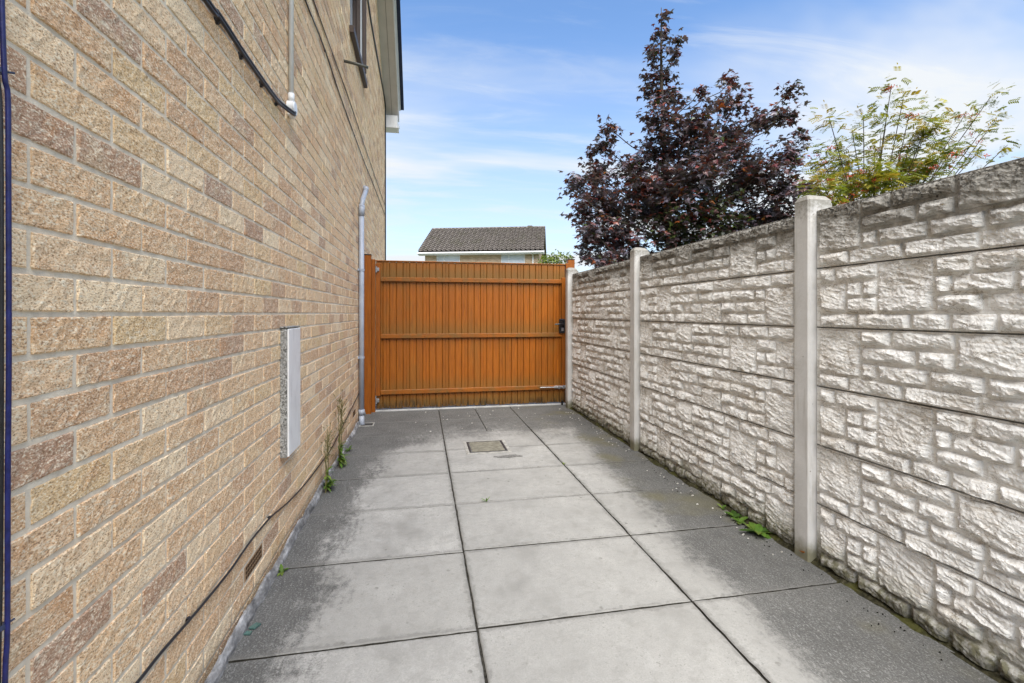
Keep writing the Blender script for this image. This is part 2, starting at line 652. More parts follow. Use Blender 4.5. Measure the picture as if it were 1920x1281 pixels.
def wood_base(g, p, tone=1.0, algae=True, grain_axis='z'):
    x, y, z = g.xyz(p)
    sc = (1, 1, .045) if grain_axis == 'z' else (.045, 1, 1)
    gr = g.noise(g.map(p, sc), 95.0, 4, .62, .6)
    gr2 = g.noise(g.map(p, (1, 1, .12) if grain_axis == 'z' else (.12, 1, 1)), 22.0, 3, .6, 1.2)
    c = g.ramp(gr, [(.28, (.19 * tone, .050 * tone, .003)), (.5, (.33 * tone, .092 * tone, .0045)), (.75, (.43 * tone, .130 * tone, .008))])
    c = g.mix(g.sm(gr2, .45, .7, 0, .35), c, (.235, .066, .009))
    if algae:
        fa = g.noise(g.map(p, (1.2, 1, .6)), 3.0, 4, .6)
        fs = g.noise(g.map(p, (5, 1, .8)), 9.0, 4, .62)
        def band(zc, up, amt):
            # grime that settles on and just above a ledge
            d = g.m('SUBTRACT', z, zc)
            a = g.mul(g.sm(d, -.02, .005), g.sm(g.m('SUBTRACT', d, g.mul(g.m('SUBTRACT', fs, .5), .12)), 0.0, up, 1, 0))
            return g.mul(a, amt)
        b = g.mx(band(.935, .24, .62), band(1.625, .30, .82))
        b = g.mx(b, g.sm(g.add(z, g.mul(g.m('SUBTRACT', fs, .5), .12)), .10, .24, .75, 0))
        b = g.mx(b, band(.235, .22, .6))
        b = g.mx(b, g.mul(g.sm(g.add(z, g.mul(g.m('SUBTRACT', fs, .5), .15)), 1.42, 1.60), .30))
        c = g.mix(b, c, (.150, .092, .022))
        c = g.mix(g.sm(fa, .50, .72, 0, .42), c, (.20, .10, .020))
        dk = g.mul(g.sm(g.add(z, g.mul(g.m('SUBTRACT', fa, .5), .2)), .045, .15, 1, 0), g.sm(fs, .38, .62, .2, .95))
        c = g.mix(dk, c, (.035, .028, .014))
    return c, gr


def m_gate(g):
    p = g.pos()
    r = g.n('ShaderNodeObjectInfo').outputs['Random']
    c, gr = wood_base(g, p)
    c = g.mix(g.mul(r, .28), c, (.165, .060, .008))
    g.out(c, .44, g.bump(gr, .12, .002), .35)


def m_gate_rail(g):
    p = g.pos()
    c, gr = wood_base(g, p, .93, False, 'x')
    n = g.noise(p, 7.0, 4, .6)
    c = g.mix(g.sm(n, .40, .66, .15, .75), c, (.155, .085, .022))
    g.out(c, .46, g.bump(gr, .10, .002), .35)


def m_gate_post(g):
    p = g.pos()
    c, gr = wood_base(g, p, .80, False)
    n = g.noise(p, 4.0, 4, .6)
    c = g.mix(g.sm(n, .52, .72, 0, .3), c, (.22, .085, .025))
    g.out(c, .42, g.bump(gr, .08, .002), .35)


def plain(col, rough=.5, spec=.4, metal=0.0, var=.12, scale=20.0, bump=.05, dirt=None, amount=.4):
    def fn(g):
        p = g.pos()
        n = g.noise(p, scale, 4, .6)
        a = tuple(k * (1 - var) for k in col)
        b = tuple(min(1, k * (1 + var)) for k in col)
        c = g.mix(g.sm(n, .3, .7), a, b)
        if dirt:
            n2 = g.noise(g.map(p, (2.5, 2.5, .9)), 7.0, 5, .65)
            c = g.mix(g.sm(n2, .5, .68, 0, amount), c, dirt)
        g.out(c, g.sm(n, .2, .8, max(.02, rough - .08), rough + .08), g.bump(g.noise(p, scale * 6, 3), bump, .003), spec, metal)
    return fn


def m_boardside(g):
    p = g.pos()
    n = g.noise(p, 130.0, 3, .7)
    n1 = g.noise(p, 14.0, 4, .6)
    c = g.ramp(n, [(.35, (.045, .043, .038)), (.5, (.24, .23, .21)), (.65, (.55, .54, .51))])
    c = g.mix(g.sm(n1, .4, .65, 0, .5), c, (.33, .32, .30))
    g.out(c, .95, g.bump(n, .6, .006), .1)


def m_leafcol(rough=.5, spec=.4, trans=0.0):
    def fn(g):
        c = g.attr('leafcol')
        n = g.noise(g.pos(), 45.0, 2, .6)
        c = g.mix(g.sm(n, .3, .7, .28, 0), c, (.02, .015, .015))
        b = g.n('ShaderNodeBsdfPrincipled')
        g.put(b.inputs['Base Color'], c)
        b.inputs['Roughness'].default_value = rough
        b.inputs['Specular IOR Level'].default_value = spec
        o = g.n('ShaderNodeOutputMaterial')
        if trans > 0:
            t = g.n('ShaderNodeBsdfTranslucent')
            g.put(t.inputs[0], g.mix(1.0, c, (1.35, 1.25, .7), 'MULTIPLY'))
            mx = g.n('ShaderNodeMixShader')
            mx.inputs[0].default_value = trans
            g.t.links.new(b.outputs[0], mx.inputs[1])
            g.t.links.new(t.outputs[0], mx.inputs[2])
            g.t.links.new(mx.outputs[0], o.inputs[0])
        else:
            g.t.links.new(b.outputs[0], o.inputs[0])
    return fn


def m_bark(g):
    p = g.pos()
    n = g.noise(g.map(p, (1, 1, .25)), 40.0, 4, .6)
    c = g.ramp(n, [(.3, (.035, .028, .022)), (.7, (.095, .078, .06))])
    g.out(c, .95, g.bump(n, .5, .01), .1)


def m_rooftile(g):
    p = g.pos()
    n = g.noise(p, 1.4, 4, .6)
    n2 = g.noise(p, 9.0, 3, .6)
    c = g.ramp(n2, [(.3, (.085, .072, .064)), (.55, (.17, .148, .13)), (.75, (.30, .27, .235))])
    c = g.mix(g.sm(n, .48, .7, 0, .45), c, (.10, .095, .06))
    g.out(c, .9, None, .15)


def m_farbrick(g):
    o = g.obj()
    x, y, z = g.xyz(o)
    b = g.n('ShaderNodeTexBrick')
    g.put(b.inputs['Vector'], g.comb(x, z, 0.0))
    b.inputs['Scale'].default_value = 1.0
    b.inputs['Brick Width'].default_value = .225
    b.inputs['Row Height'].default_value = .075
    b.inputs['Mortar Size'].default_value = .006
    g.put(b.inputs['Color1'], (.50, .36, .23))
    g.put(b.inputs['Color2'], (.33, .22, .135))
    g.put(b.inputs['Mortar'], (.50, .45, .37))
    g.out(b.outputs[0], .95, None, .1)


def m_glass(g):
    n = g.noise(g.pos(), .8, 2)
    c = g.ramp(n, [(.35, (.50, .53, .57)), (.65, (.70, .73, .76))])
    g.out(c, .12, None, .6)


def m_moss(g):
    p = g.pos()
    n = g.noise(p, 55.0, 4, .65)
    n1 = g.noise(p, 5.0, 3)
    c = g.ramp(n, [(.3, (.016, .015, .010)), (.6, (.055, .05, .028)), (.75, (.15, .14, .11))])
    c = g.mix(g.sm(n1, .48, .62, 0, .7), c, (.075, .075, .022))
    g.out(c, 1.0, g.bump(n, .7, .02), .05)


def m_fillet(g):
    p = g.pos()
    n = g.noise(g.map(p, (1, .5, 1)), 22.0, 4, .65)
    c = g.ramp(n, [(.32, (.085, .082, .08)), (.5, (.22, .215, .21)), (.68, (.44, .435, .43))])
    g.out(c, .95, g.bump(n, .6, .01), .1)


MT = {}
for nm, fn in dict(
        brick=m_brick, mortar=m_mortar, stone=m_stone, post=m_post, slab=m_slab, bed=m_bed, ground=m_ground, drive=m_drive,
        gate=m_gate, gate_rail=m_gate_rail, gate_post=m_gate_post, board_side=m_boardside, bark=m_bark, rooftile=m_rooftile,
        farbrick=m_farbrick, glass=m_glass, moss=m_moss, fillet=m_fillet,
        maple=m_leafcol(.38, .6, .18), leaf=m_leafcol(.5, .35, .35),
        white_paint=plain((.76, .75, .725), .45, .4, 0, .04, 9.0, .05, (.42, .41, .39), .35),
        upvc=plain((.74, .74, .73), .35, .5, 0, .03, 5.0, .02, (.45, .44, .41), .25),
        soffit=plain((.60, .56, .52), .6, .3, 0, .05, 5.0, .02),
        pipe=plain((.33, .36, .42), .42, .45, 0, .10, 9.0, .05, (.42, .42, .42), .45),
        black_cable=plain((.012, .012, .014), .35, .5, 0, .2, 40.0, .05),
        blue_cable=plain((.008, .011, .085), .35, .5, 0, .3, 60.0, .1),
        tie=plain((.02, .03, .07), .35, .5),
        black_metal=plain((.012, .012, .015), .3, .5, 0, .2, 30.0, .05),
        steel=plain((.42, .42, .43), .38, .5, .8, .15, 40.0, .1, (.20, .15, .10), .3),
        dark_brown=plain((.06, .038, .027), .5, .4, 0, .15, 20.0, .05),
        overflow=plain((.085, .085, .07), .5, .4, 0, .2, 20.0, .1),
        dark_tile=plain((.035, .042, .07), .8, .2, 0, .2, 8.0, .1),
        cover=plain((.19, .178, .14), .9, .15, 0, .25, 30.0, .35, (.13, .12, .09), .5),
        cover_frame=plain((.33, .32, .29), .85, .2, 0, .2, 30.0, .3, (.10, .095, .08), .5),
        patch=plain((.16, .155, .145), .95, .1, 0, .4, 60.0, .6),
        grate=plain((.05, .05, .05), .6, .4, .3, .3, 40.0, .2),
        vent=plain((.36, .235, .135), .9, .1, 0, .15, 40.0, .2),
        hole=plain((.07, .043, .028), 1.0, .0),
        litter=plain((.50, .48, .43), .8, .2, 0, .5, 30.0, .1),
        crumb=plain((.020, .018, .014), .9, .1, 0, .5, 30.0, .2),
        dead_leaf=plain((.36, .13, .03), .6, .3, 0, .5, 60.0, .2),
        glass_shard=plain((.07, .135, .12), .2, .5, 0, .2, 30.0, .05),
        berry=plain((.50, .055, .010), .4, .5, 0, .35, 40.0, .05),
        stem=plain((.16, .14, .055), .8, .2, 0, .35, 60.0, .1),
).items():
    MT[nm] = M(nm, fn)


# ================================================================ the setting
def setting():
    # garden ground as far as the horizon
    mb = MB()
    mb.add([(-400, -400, -.06), (400, -400, -.06), (400, 400, -.06), (-400, 400, -.06)], [(0, 1, 2, 3)])
    tag(mb.build('ground', MT['ground']), kind='structure')
    mb = MB()
    mb.box(-.66, 2.0, -1.4, 5.95, -.055, -.009)
    path = tag(mb.build('path', MT['bed']), kind='structure')
    mb = MB()
    mb.box(-.66, 3.0, 5.955, 29.5, -.055, .004)
    tag(mb.build('driveway', MT['drive']), kind='structure')
    # paving slabs, three columns
    rnd = random.Random(5)
    xs = [(-.672, .2035), (.2105, 1.1005), (1.1075, 1.865)]
    ys = [-.59, .003, .596, 1.190, 1.788, 2.384, 2.976, 3.568, 4.150, 4.760, 5.346, 5.945]
    for ci, (x0, x1) in enumerate(xs):
        for r_ in range(len(ys) - 1):
            y0, y1 = ys[r_] + .0032, ys[r_ + 1] - .0032
            if ci == 0:
                y0 -= .012; y1 -= .012
            parts = [(x0, x1)]
            if ci == 1 and r_ >= 9:
                parts = [(x0, .652), (.657, x1)]
            for a, b in parts:
                slab(path, a, b, y0, y1, rnd, .0035 if ci == 2 else .0018)
    return path


def slab(parent, x0, x1, y0, y1, rnd, rag):
    seed = rnd.randrange(10 ** 6)
    step = .022
    nx, ny = max(3, int((x1 - x0) / step)), max(3, int((y1 - y0) / step))
    edge = []
    for i in range(nx): edge.append((x0 + (x1 - x0) * i / nx, y0, 0, 1))
    for i in range(ny): edge.append((x1, y0 + (y1 - y0) * i / ny, -1, 0))
    for i in range(nx): edge.append((x1 - (x1 - x0) * i / nx, y1, 0, -1))
    for i in range(ny): edge.append((x0, y1 - (y1 - y0) * i / ny, 1, 0))
    P = np.array(edge)
    nz = fbm(P[:, 0] * 22 + seed % 97, P[:, 1] * 22 + seed % 89, 3, seed % 1000)
    inn = np.clip(nz * rag + rag * .4, -.0008, .012)
    tilt = (rnd.uniform(-.002, .002), rnd.uniform(-.003, .003), rnd.uniform(-.0015, .0015))
    zf = lambda x, y: tilt[0] * (x - x0) + tilt[1] * (y - y0) + tilt[2]
    n = len(edge)
    v = []
    for (x, y, dx, dy), k in zip(edge, inn):
        v.append((x + dx * k, y + dy * k, -.05))
    for (x, y, dx, dy), k in zip(edge, inn):
        v.append((x + dx * k, y + dy * k, zf(x, y) - .0035))
    for (x, y, dx, dy), k in zip(edge, inn):
        kk = k + .004
        v.append((min(max(x + dx * kk, x0 + .004), x1 - .004), min(max(y + dy * kk, y0 + .004), y1 - .004), zf(x, y)))
    f = []
    for a in (0, n):
        for i in range(n):
            j = (i + 1) % n
            f.append((a + i, a + j, a + n + j, a + n + i))
    f.append(tuple(range(2 * n, 3 * n)))
    mb = MB().add(v, f)
    for q in range(n):
        mb.mi[q] = 1
    o = mb.build('paving_slab', [MT['slab'], MT['bed']], parent)
    return o


PATH = setting()

# ================================================================ the brick house on the left
WX = -.671                      # brick face
EAVE_Z, EAVE_Y0, EAVE_Y1, PITCH = 5.02, -.75, 9.12, .62
RIDGE_Y = (EAVE_Y0 + EAVE_Y1) / 2
WIN = (4.729, 5.742, 3.893, 5.018)    # upstairs window opening y0 y1 z0 z1


def roof_z(y):
    return EAVE_Z + PITCH * (min(y - EAVE_Y0, EAVE_Y1 - y))


def near_brick_mesh(k):
    rnd = np.random.RandomState(100 + k)
    nu, nv = 17, 7
    us = np.concatenate([[-.1075], np.linspace(-.1045, .1045, nu - 2), [.1075]])
    vsz = np.concatenate([[-.0325], np.linspace(-.0297, .0297, nv - 2), [.0325]])
    U, V = np.meshgrid(us, vsz)
    e = np.minimum.reduce([U + .1075, .1075 - U, V + .0325, .0325 - V])
    X = .0012 * fbm(U * 60 + k * 7, V * 60 + k * 3, 3, k) + .0006 * rnd.randn(nv, nu)
    X = np.maximum(X, -.0008) + np.where(e < 1e-6, -.0012, .0004)
    edge = e < 1e-6
    U2 = np.where(edge, U * (1 - .007 * np.abs(rnd.randn(nv, nu))), U + .0015 * rnd.randn(nv, nu))
    V2 = np.where(edge, V * (1 - .022 * np.abs(rnd.randn(nv, nu))), V + .0006 * rnd.randn(nv, nu))
    v = np.stack([X, U2, V2], -1).reshape(-1, 3).tolist()
    f = grid_faces(nu, nv)
    ring = [i for i in range(nu)] + [j * nu + nu - 1 for j in range(1, nv)] + [(nv - 1) * nu + i for i in range(nu - 2, -1, -1)] + [j * nu for j in range(nv - 2, 0, -1)]
    n0 = len(v)
    for i in ring:
        p = v[i]
        v.append([-.03, p[1], p[2]])
    for a in range(len(ring)):
        b = (a + 1) % len(ring)
        f.append((ring[b], ring[a], n0 + a, n0 + b))
    mb = MB().add(v, f)
    return mb.mesh('brick', MT['brick'], False)


def brick_house():
    root = tag(empty('brick_house', (WX - 3, 4, 0)), 'tan brick house with a blank gable wall along the left of the path', 'house')
    inv = keep
    # wall core = mortar face, with the window opening left free
    mb = MB()
    fx, bx = WX - .0026, WX - .30
    y0, y1, z0, z1 = WIN
    def slabp(ya, yb, za, zb=None):
        ks = sorted({ya, yb} | ({RIDGE_Y} if ya < RIDGE_Y < yb else set()))
        if zb is None:
            poly = [(ya, za), (yb, za)] + [(k, roof_z(k)) for k in reversed(ks)]
        else:
            poly = [(ya, za), (yb, za), (yb, zb), (ya, zb)]
        mb.prism(poly, bx, fx, 'x')
    slabp(EAVE_Y0, y0, -.05)
    slabp(y0, y1, -.05, z0)
    slabp(y0, y1, z1)
    slabp(y1, EAVE_Y1, -.05)
    mb.box(WX - 6, bx, EAVE_Y0, EAVE_Y1, -.05, 4.9)
    wall = mb.build('gable_wall', MT['mortar'], root)
    inv(wall)
    # bricks in stretcher bond
    rows = []
    n = -1
    holes = [(1, 1.9795), (1, 4.9045)]
    while BR_Z0 + .075 * (n + 1) < roof_z(RIDGE_Y):
        zb = BR_Z0 + .075 * n + .005
        zc = zb + .0325
        off = BR_Y0 + (.1125 if n % 2 else 0)
        k0 = int((EAVE_Y0 - off) / .225) - 1
        for k in range(k0, k0 + 60):
            ya = off + .225 * k + .005
            yb = ya + .215
            ya, yb = max(ya, EAVE_Y0 + .003), min(yb, EAVE_Y1)
            if yb - ya < .04:
                continue
            if roof_z(ya if ya < RIDGE_Y else yb) < zb + .02:
                continue
            zt = zb + .065
            if zt > z0 and zb < z1 - .01 and yb > y0 and ya < y1:
                if ya < y0 - .03: yb = y0 - .004
                elif yb > y1 + .03: ya = y1 + .004
                else: continue
            if any(n == h[0] and abs(ya - .005 - h[1]) < .02 for h in holes):
                continue
            rows.append((ya, yb, zb))
        n += 1
    whole = [(r, seen(WX, (r[0] + r[1]) / 2, r[2] + .03)) for r in rows if abs(r[1] - r[0] - .215) < .001]
    near = []
    for r, (ok, s) in whole:
        if ok > 0:
            yc = (r[0] + r[1]) / 2
            # projected area of the face: scale^2 * |cos to the line of sight|
            d = math.sqrt(WX * WX + yc * yc + (r[2] - CAM_Z) ** 2)
            near.append((s * s * abs(WX) / d, r))
    near.sort(key=lambda t: -t[0])
    near = [r for _, r in near[:300]]
    ns = set(near)
    var = [near_brick_mesh(k) for k in range(14)]
    rnd = random.Random(9)
    for (ya, yb, zb) in near:
        o = link('brick', var[rnd.randrange(14)], wall)
        keep(o)
        o.location = (WX + rnd.uniform(-.0012, .0012), (ya + yb) / 2, zb + .0325)
        o.rotation_euler = (rnd.uniform(-.006, .006), 0, rnd.uniform(-.004, .004))
    mb = MB()
    V, F = [], []
    for (ya, yb, zb) in rows:
        if (ya, yb, zb) in ns:
            continue
        zt = zb + .065
        x1 = WX + rnd.uniform(-.0015, .0015)
        b = .0028
        j = [rnd.uniform(-.0012, .0012) for _ in range(8)]
        o = len(V)
        V += [(x1 - .02, ya, zb), (x1 - .02, yb, zb), (x1 - .02, yb, zt), (x1 - .02, ya, zt),
              (x1 - .002, ya + j[0], zb + j[1]), (x1 - .002, yb + j[2], zb + j[3]), (x1 - .002, yb + j[4], zt + j[5]), (x1 - .002, ya + j[6], zt + j[7]),
              (x1, ya + b, zb + b), (x1, yb - b, zb + b), (x1, yb - b, zt - b), (x1, ya + b, zt - b)]
        for a in (0, 4):
            for i in range(4):
                k = (i + 1) % 4
                F.append((o + a + i, o + a + k, o + a + 4 + k, o + a + 4 + i))
        F.append((o + 8, o + 9, o + 10, o + 11))
    mb.v, mb.f, mb.mi = V, F, [0] * len(F)
    b = mb.build('bricks', MT['brick'], wall, fix=False)
    keep(b)
    b['kind'] = 'stuff'
    # window
    wf = MB()
    t = .055
    xa, xb = WX - .13, WX - .075
    e = .003
    wf.box(xa, xb, y0 + e, y1 - e, z0 + .03, z0 + .03 + t, .006)
    wf.box(xa, xb, y0 + e, y1 - e, z1 - t - e, z1 - e, .006)
    for yy in (y0 + e, (y0 + y1) / 2 - t / 2, y1 - t - e):
        wf.box(xa + .002, xb + .002, yy, yy + t, z0 + .03 + t, z1 - t - e, .006)
    w = empty('window', (0, 0, 0)); w.parent = root; inv(w)
    def sub(mbx, name, mat):
        o = keep(mbx.build(name, MT[mat], w))
        return o
    sub(wf, 'frame', 'dark_brown')
    for a, bb in ((y0 + t, (y0 + y1) / 2 - t / 2), ((y0 + y1) / 2 + t / 2, y1 - t)):
        sub(MB().box(xa + .012, xa + .02, a + .001, bb - .001, z0 + .03 + t + .001, z1 - t - .004), 'pane', 'glass')
    rv = MB().box(WX - .20, WX - .135, y0 + .002, y1 - .002, z0 + .031, z1 - .002)
    sub(MB().box(WX - .12, WX + .045, y0 - .06, y1 + .06, z0 - .045, z0 + .028, .006), 'sill', 'dark_brown')
    sub(rv, 'blind', 'white_paint')
    # open casement, hinged at the far jamb and swung out
    cs = MB()
    L = .11
    for (za, zb_) in ((z0 + .09, z0 + .14), (z1 - .12, z1 - .07)):
        cs.box(WX - .07, WX - .07 + L, y1 - .05, y1 - .012, za, zb_, .004)
    for xa_ in (WX - .07, WX - .07 + L - .045):
        cs.box(xa_, xa_ + .045, y1 - .052, y1 - .010, z0 + .09, z1 - .07, .004)
    sub(cs, 'casement', 'dark_brown')
    sub(MB().box(WX - .03, WX - .07 + L - .04, y1 - .036, y1 - .028, z0 + .135, z1 - .115), 'pane', 'glass')
    # verge: soffit, white bargeboard, tile edge, boxed end over the eaves
    def verge(name, xa_, xb_, off0, off1, mat, ye=0.0, parent=None):
        poly = []
        a = EAVE_Y0 - .25
        b = EAVE_Y1 + .22 + ye
        f = lambda y, o: EAVE_Z + PITCH * min(y - EAVE_Y0, EAVE_Y1 - y) + o
        poly = [(a, f(a, off0)), (RIDGE_Y, f(RIDGE_Y, off0)), (b, f(b, off0)), (b, f(b, off1)), (RIDGE_Y, f(RIDGE_Y, off1)), (a, f(a, off1))]
        o = MB().prism(poly, xa_, xb_, 'x').build(name, MT[mat], parent or root)
        return keep(o)
    roof = verge('roof', WX - 6.3, WX + .335, .255, .315, 'dark_tile', .03)
    verge('soffit', WX - .02, WX + .228, .002, .022, 'soffit', 0, roof)
    verge('soffit_joint', WX + .118, WX + .122, -.002, .001, 'hole', 0, roof)
    verge('bargeboard', WX + .23, WX + .25, -.012, .252, 'upvc', 0, roof)
    verge('undercloak', WX + .252, WX + .275, .205, .252, 'upvc', 0, roof)
    # boxed eaves end
    ez = roof_z(EAVE_Y1) - .36
    bxm = MB()
    bxm.box(WX + .003, WX + .229, EAVE_Y1 - .02, EAVE_Y1 + .22, ez + .03, ez + .24, .004)
    bxm.box(WX - .001, WX + .245, EAVE_Y1 - .035, EAVE_Y1 + .235, ez, ez + .028, .004)
    o = bxm.build('eaves_box', MT['upvc'], roof)
    keep(o)
    gut = MB().box(WX - 6, WX + .25, EAVE_Y1 + .24, EAVE_Y1 + .34, ez + .10, ez + .20, .02)
    o = gut.build('gutter', MT['upvc'], roof)
    keep(o)
    # air bricks with two rows of holes
    for (nr, yy) in holes:
        zb = BR_Z0 + .075 * nr + .005
        fr = MB().box(WX - .02, WX - .001, yy + .006, yy + .219, zb + .001, zb + .064, .003)
        a = fr.build('air_brick', MT['vent'], root)
        inv(a)
        hb = MB()
        for i in range(10):
            for q in range(3):
                hb.box(WX - .004, WX + .0005, yy + .022 + i * .0185, yy + .033 + i * .0185, zb + .010 + q * .018, zb + .021 + q * .018)
        h_ = hb.build('vent_holes', MT['hole'], a)
        keep(h_)
        h_['kind'] = 'stuff'
    return root


HOUSE = brick_house()


def fillet():
    # mortar fillet that seals wall and paving
    ys = np.arange(-1.2, 5.93, .02)
    v = []
    f = []
    for y in ys:
        t = float(fbm(np.array([y * 9]), np.array([3.3]), 4, 4)[0])
        t2 = float(fbm(np.array([y * 14]), np.array([8.3]), 3, 7)[0])
        hgt = .038 + .010 * t
        out = .016 + .006 * t2
        v += [(WX - .006, y, -.02), (WX - .006, y, hgt + .004), (WX + out * .55, y, hgt), (WX + out + .004, y, .014), (WX + out + .007, y, -.01)]
    for i in range(len(ys) - 1):
        for k in range(4):
            a = i * 5 + k
            f.append((a, a + 1, a + 6, a + 5))
    o = MB().add(v, f).build('mortar_fillet', MT['fillet'], smooth=False)
    tag(o, kind='structure')


fillet()

# ================================================================ precast concrete fence
FX = 1.862          # panel base plane
PW, PH = 1.765, .281
PZ0 = .004          # foot of the lowest panel
LAY_A = [(.015, .235, 0, 3), (.235, .370, 0, 1), (.370, .605, 0, 1), (.605, .815, 0, 2), (.815, 1.020, 0, 1), (1.020, 1.172, 0, 1), (1.172, 1.312, 0, 1),
         (1.312, 1.550, 0, 1), (1.550, 1.740, 0, 1), (.235, .468, 1, 2), (.468, .605, 1, 2), (.815, 1.058, 1, 2), (1.058, 1.223, 1, 2), (1.223, 1.458, 1, 4),
         (1.458, 1.607, 1, 2), (1.607, 1.740, 1, 3), (.235, .310, 2, 3), (.310, .512, 2, 3), (.512, .695, 2, 3), (.695, .840, 2, 3), (.840, .963, 2, 3),
         (.963, 1.153, 2, 3), (1.153, 1.223, 2, 3), (1.458, 1.535, 2, 3), (1.535, 1.607, 2, 3), (.015, .180, 3, 4), (.180, .418, 3, 4), (.418, .678, 3, 4),
         (.678, .885, 3, 4), (.885, 1.108, 3, 4), (1.108, 1.223, 3, 4), (1.458, 1.668, 3, 4), (1.668, 1.740, 3, 4)]
LAY_B = [(.022, .108, 0, 1), (.108, .310, 0, 1), (.310, .530, 0, 3), (.530, .658, 0, 1), (.658, .862, 0, 1), (.862, 1.058, 0, 1), (1.058, 1.330, 0, 1),
         (1.330, 1.572, 0, 1), (1.572, 1.740, 0, 1), (.022, .163, 1, 3), (.163, .241, 1, 2), (.241, .310, 1, 2), (.530, .594, 1, 2), (.594, .777, 1, 2),
         (.777, .896, 1, 2), (.896, 1.048, 1, 2), (1.048, 1.232, 1, 2), (1.232, 1.449, 1, 2), (1.449, 1.528, 1, 2), (1.528, 1.740, 1, 4), (.163, .310, 2, 3),
         (.530, .690, 2, 3), (.690, .930, 2, 3), (.930, 1.142, 2, 4), (1.142, 1.281, 2, 3), (1.281, 1.528, 2, 3), (.022, .220, 3, 4), (.220, .450, 3, 4),
         (.450, .586, 3, 4), (.586, .729, 3, 4), (.729, .930, 3, 4), (1.142, 1.388, 3, 4), (1.388, 1.528, 3, 4)]
RZ = [0.2785, .209, .139, .070, .0015]      # row boundaries inside a panel, top to bottom


def stone_mesh(u0, u1, r0, r1, seed, res):
    """rock-faced block: local x = -depth, y = -(u-uc), z"""
    w = u1 - u0 - .010
    za, zb = RZ[r0] - .0045, RZ[r1] + .0045
    hh = za - zb
    nu, nv = max(6, int(w / res)), max(5, int(hh / res))
    u = np.linspace(0, w, nu)
    d = np.linspace(0, hh, nv)
    U, D = np.meshgrid(u, d)
    rs = np.random.RandomState(seed)
    ox, oy = rs.uniform(0, 50, 2)
    wav = fbm(U * 17 + ox, D * 6 + oy, 4, seed % 500)
    wav2 = fbm(U * 28 + oy, D * 28 + ox, 4, seed % 500 + 3)
    tall = (r1 - r0) >= 2
    h = np.full_like(U, .031 + .005 * rs.rand())
    # steep broken underside, gently battered top, chipped ends
    h = np.minimum(h, .003 + (hh - D) * (1.7 if not tall else 1.5) + .020 * wav)
    h = np.minimum(h, .004 + D * (.9 if not tall else .65) + .004 * wav2)
    h = np.minimum(h, .003 + U * .9 + .004 * wav2)
    h = np.minimum(h, .003 + (w - U) * .9 + .004 * wav)
    for k in range(2 + (5 if tall else 0) + int(w / .055)):
        uc, dc = rs.uniform(0, w), rs.uniform(.0, hh)
        gx, gz = rs.uniform(-.11, .11), rs.uniform(-.10, .22)
        c = rs.uniform(.019, .034)
        h = np.minimum(h, c + gx * (U - uc) + gz * (D - dc) + .0025 * wav2)
    h = np.maximum(h, .0035 + .002 * wav2)
    # torn, stepped grain
    rg = fbm(U * 13 + D * 14 + ox, D * 42 - U * 13 + oy, 4, seed % 500 + 9, .5, True)
    h = h + .0026 * rg + .0014 * fbm(U * 130 + ox, D * 130 + oy, 3, seed % 500 + 21)
    e = np.minimum.reduce([U, w - U, D, hh - D])
    h = h * np.clip((e + .0015) / .006, 0, 1) ** .5
    jit = .0022 * wav2
    UU = U + np.where(e < 1e-6, np.where(U < 1e-6, np.abs(jit), np.where(U > w - 1e-6, -np.abs(jit), 0)), 0)
    DD = D + np.where(e < 1e-6, np.where(D < 1e-6, np.abs(jit), np.where(D > hh - 1e-6, -np.abs(jit), 0)), 0)
    X = -np.where(e < 1e-6, -.004, h)
    v = np.stack([X, -(UU - w / 2), (za - DD) - (za + zb) / 2], -1).reshape(-1, 3)
    f = grid_faces(nu, nv)
    return v, f, (u0 + u1) / 2, (za + zb) / 2


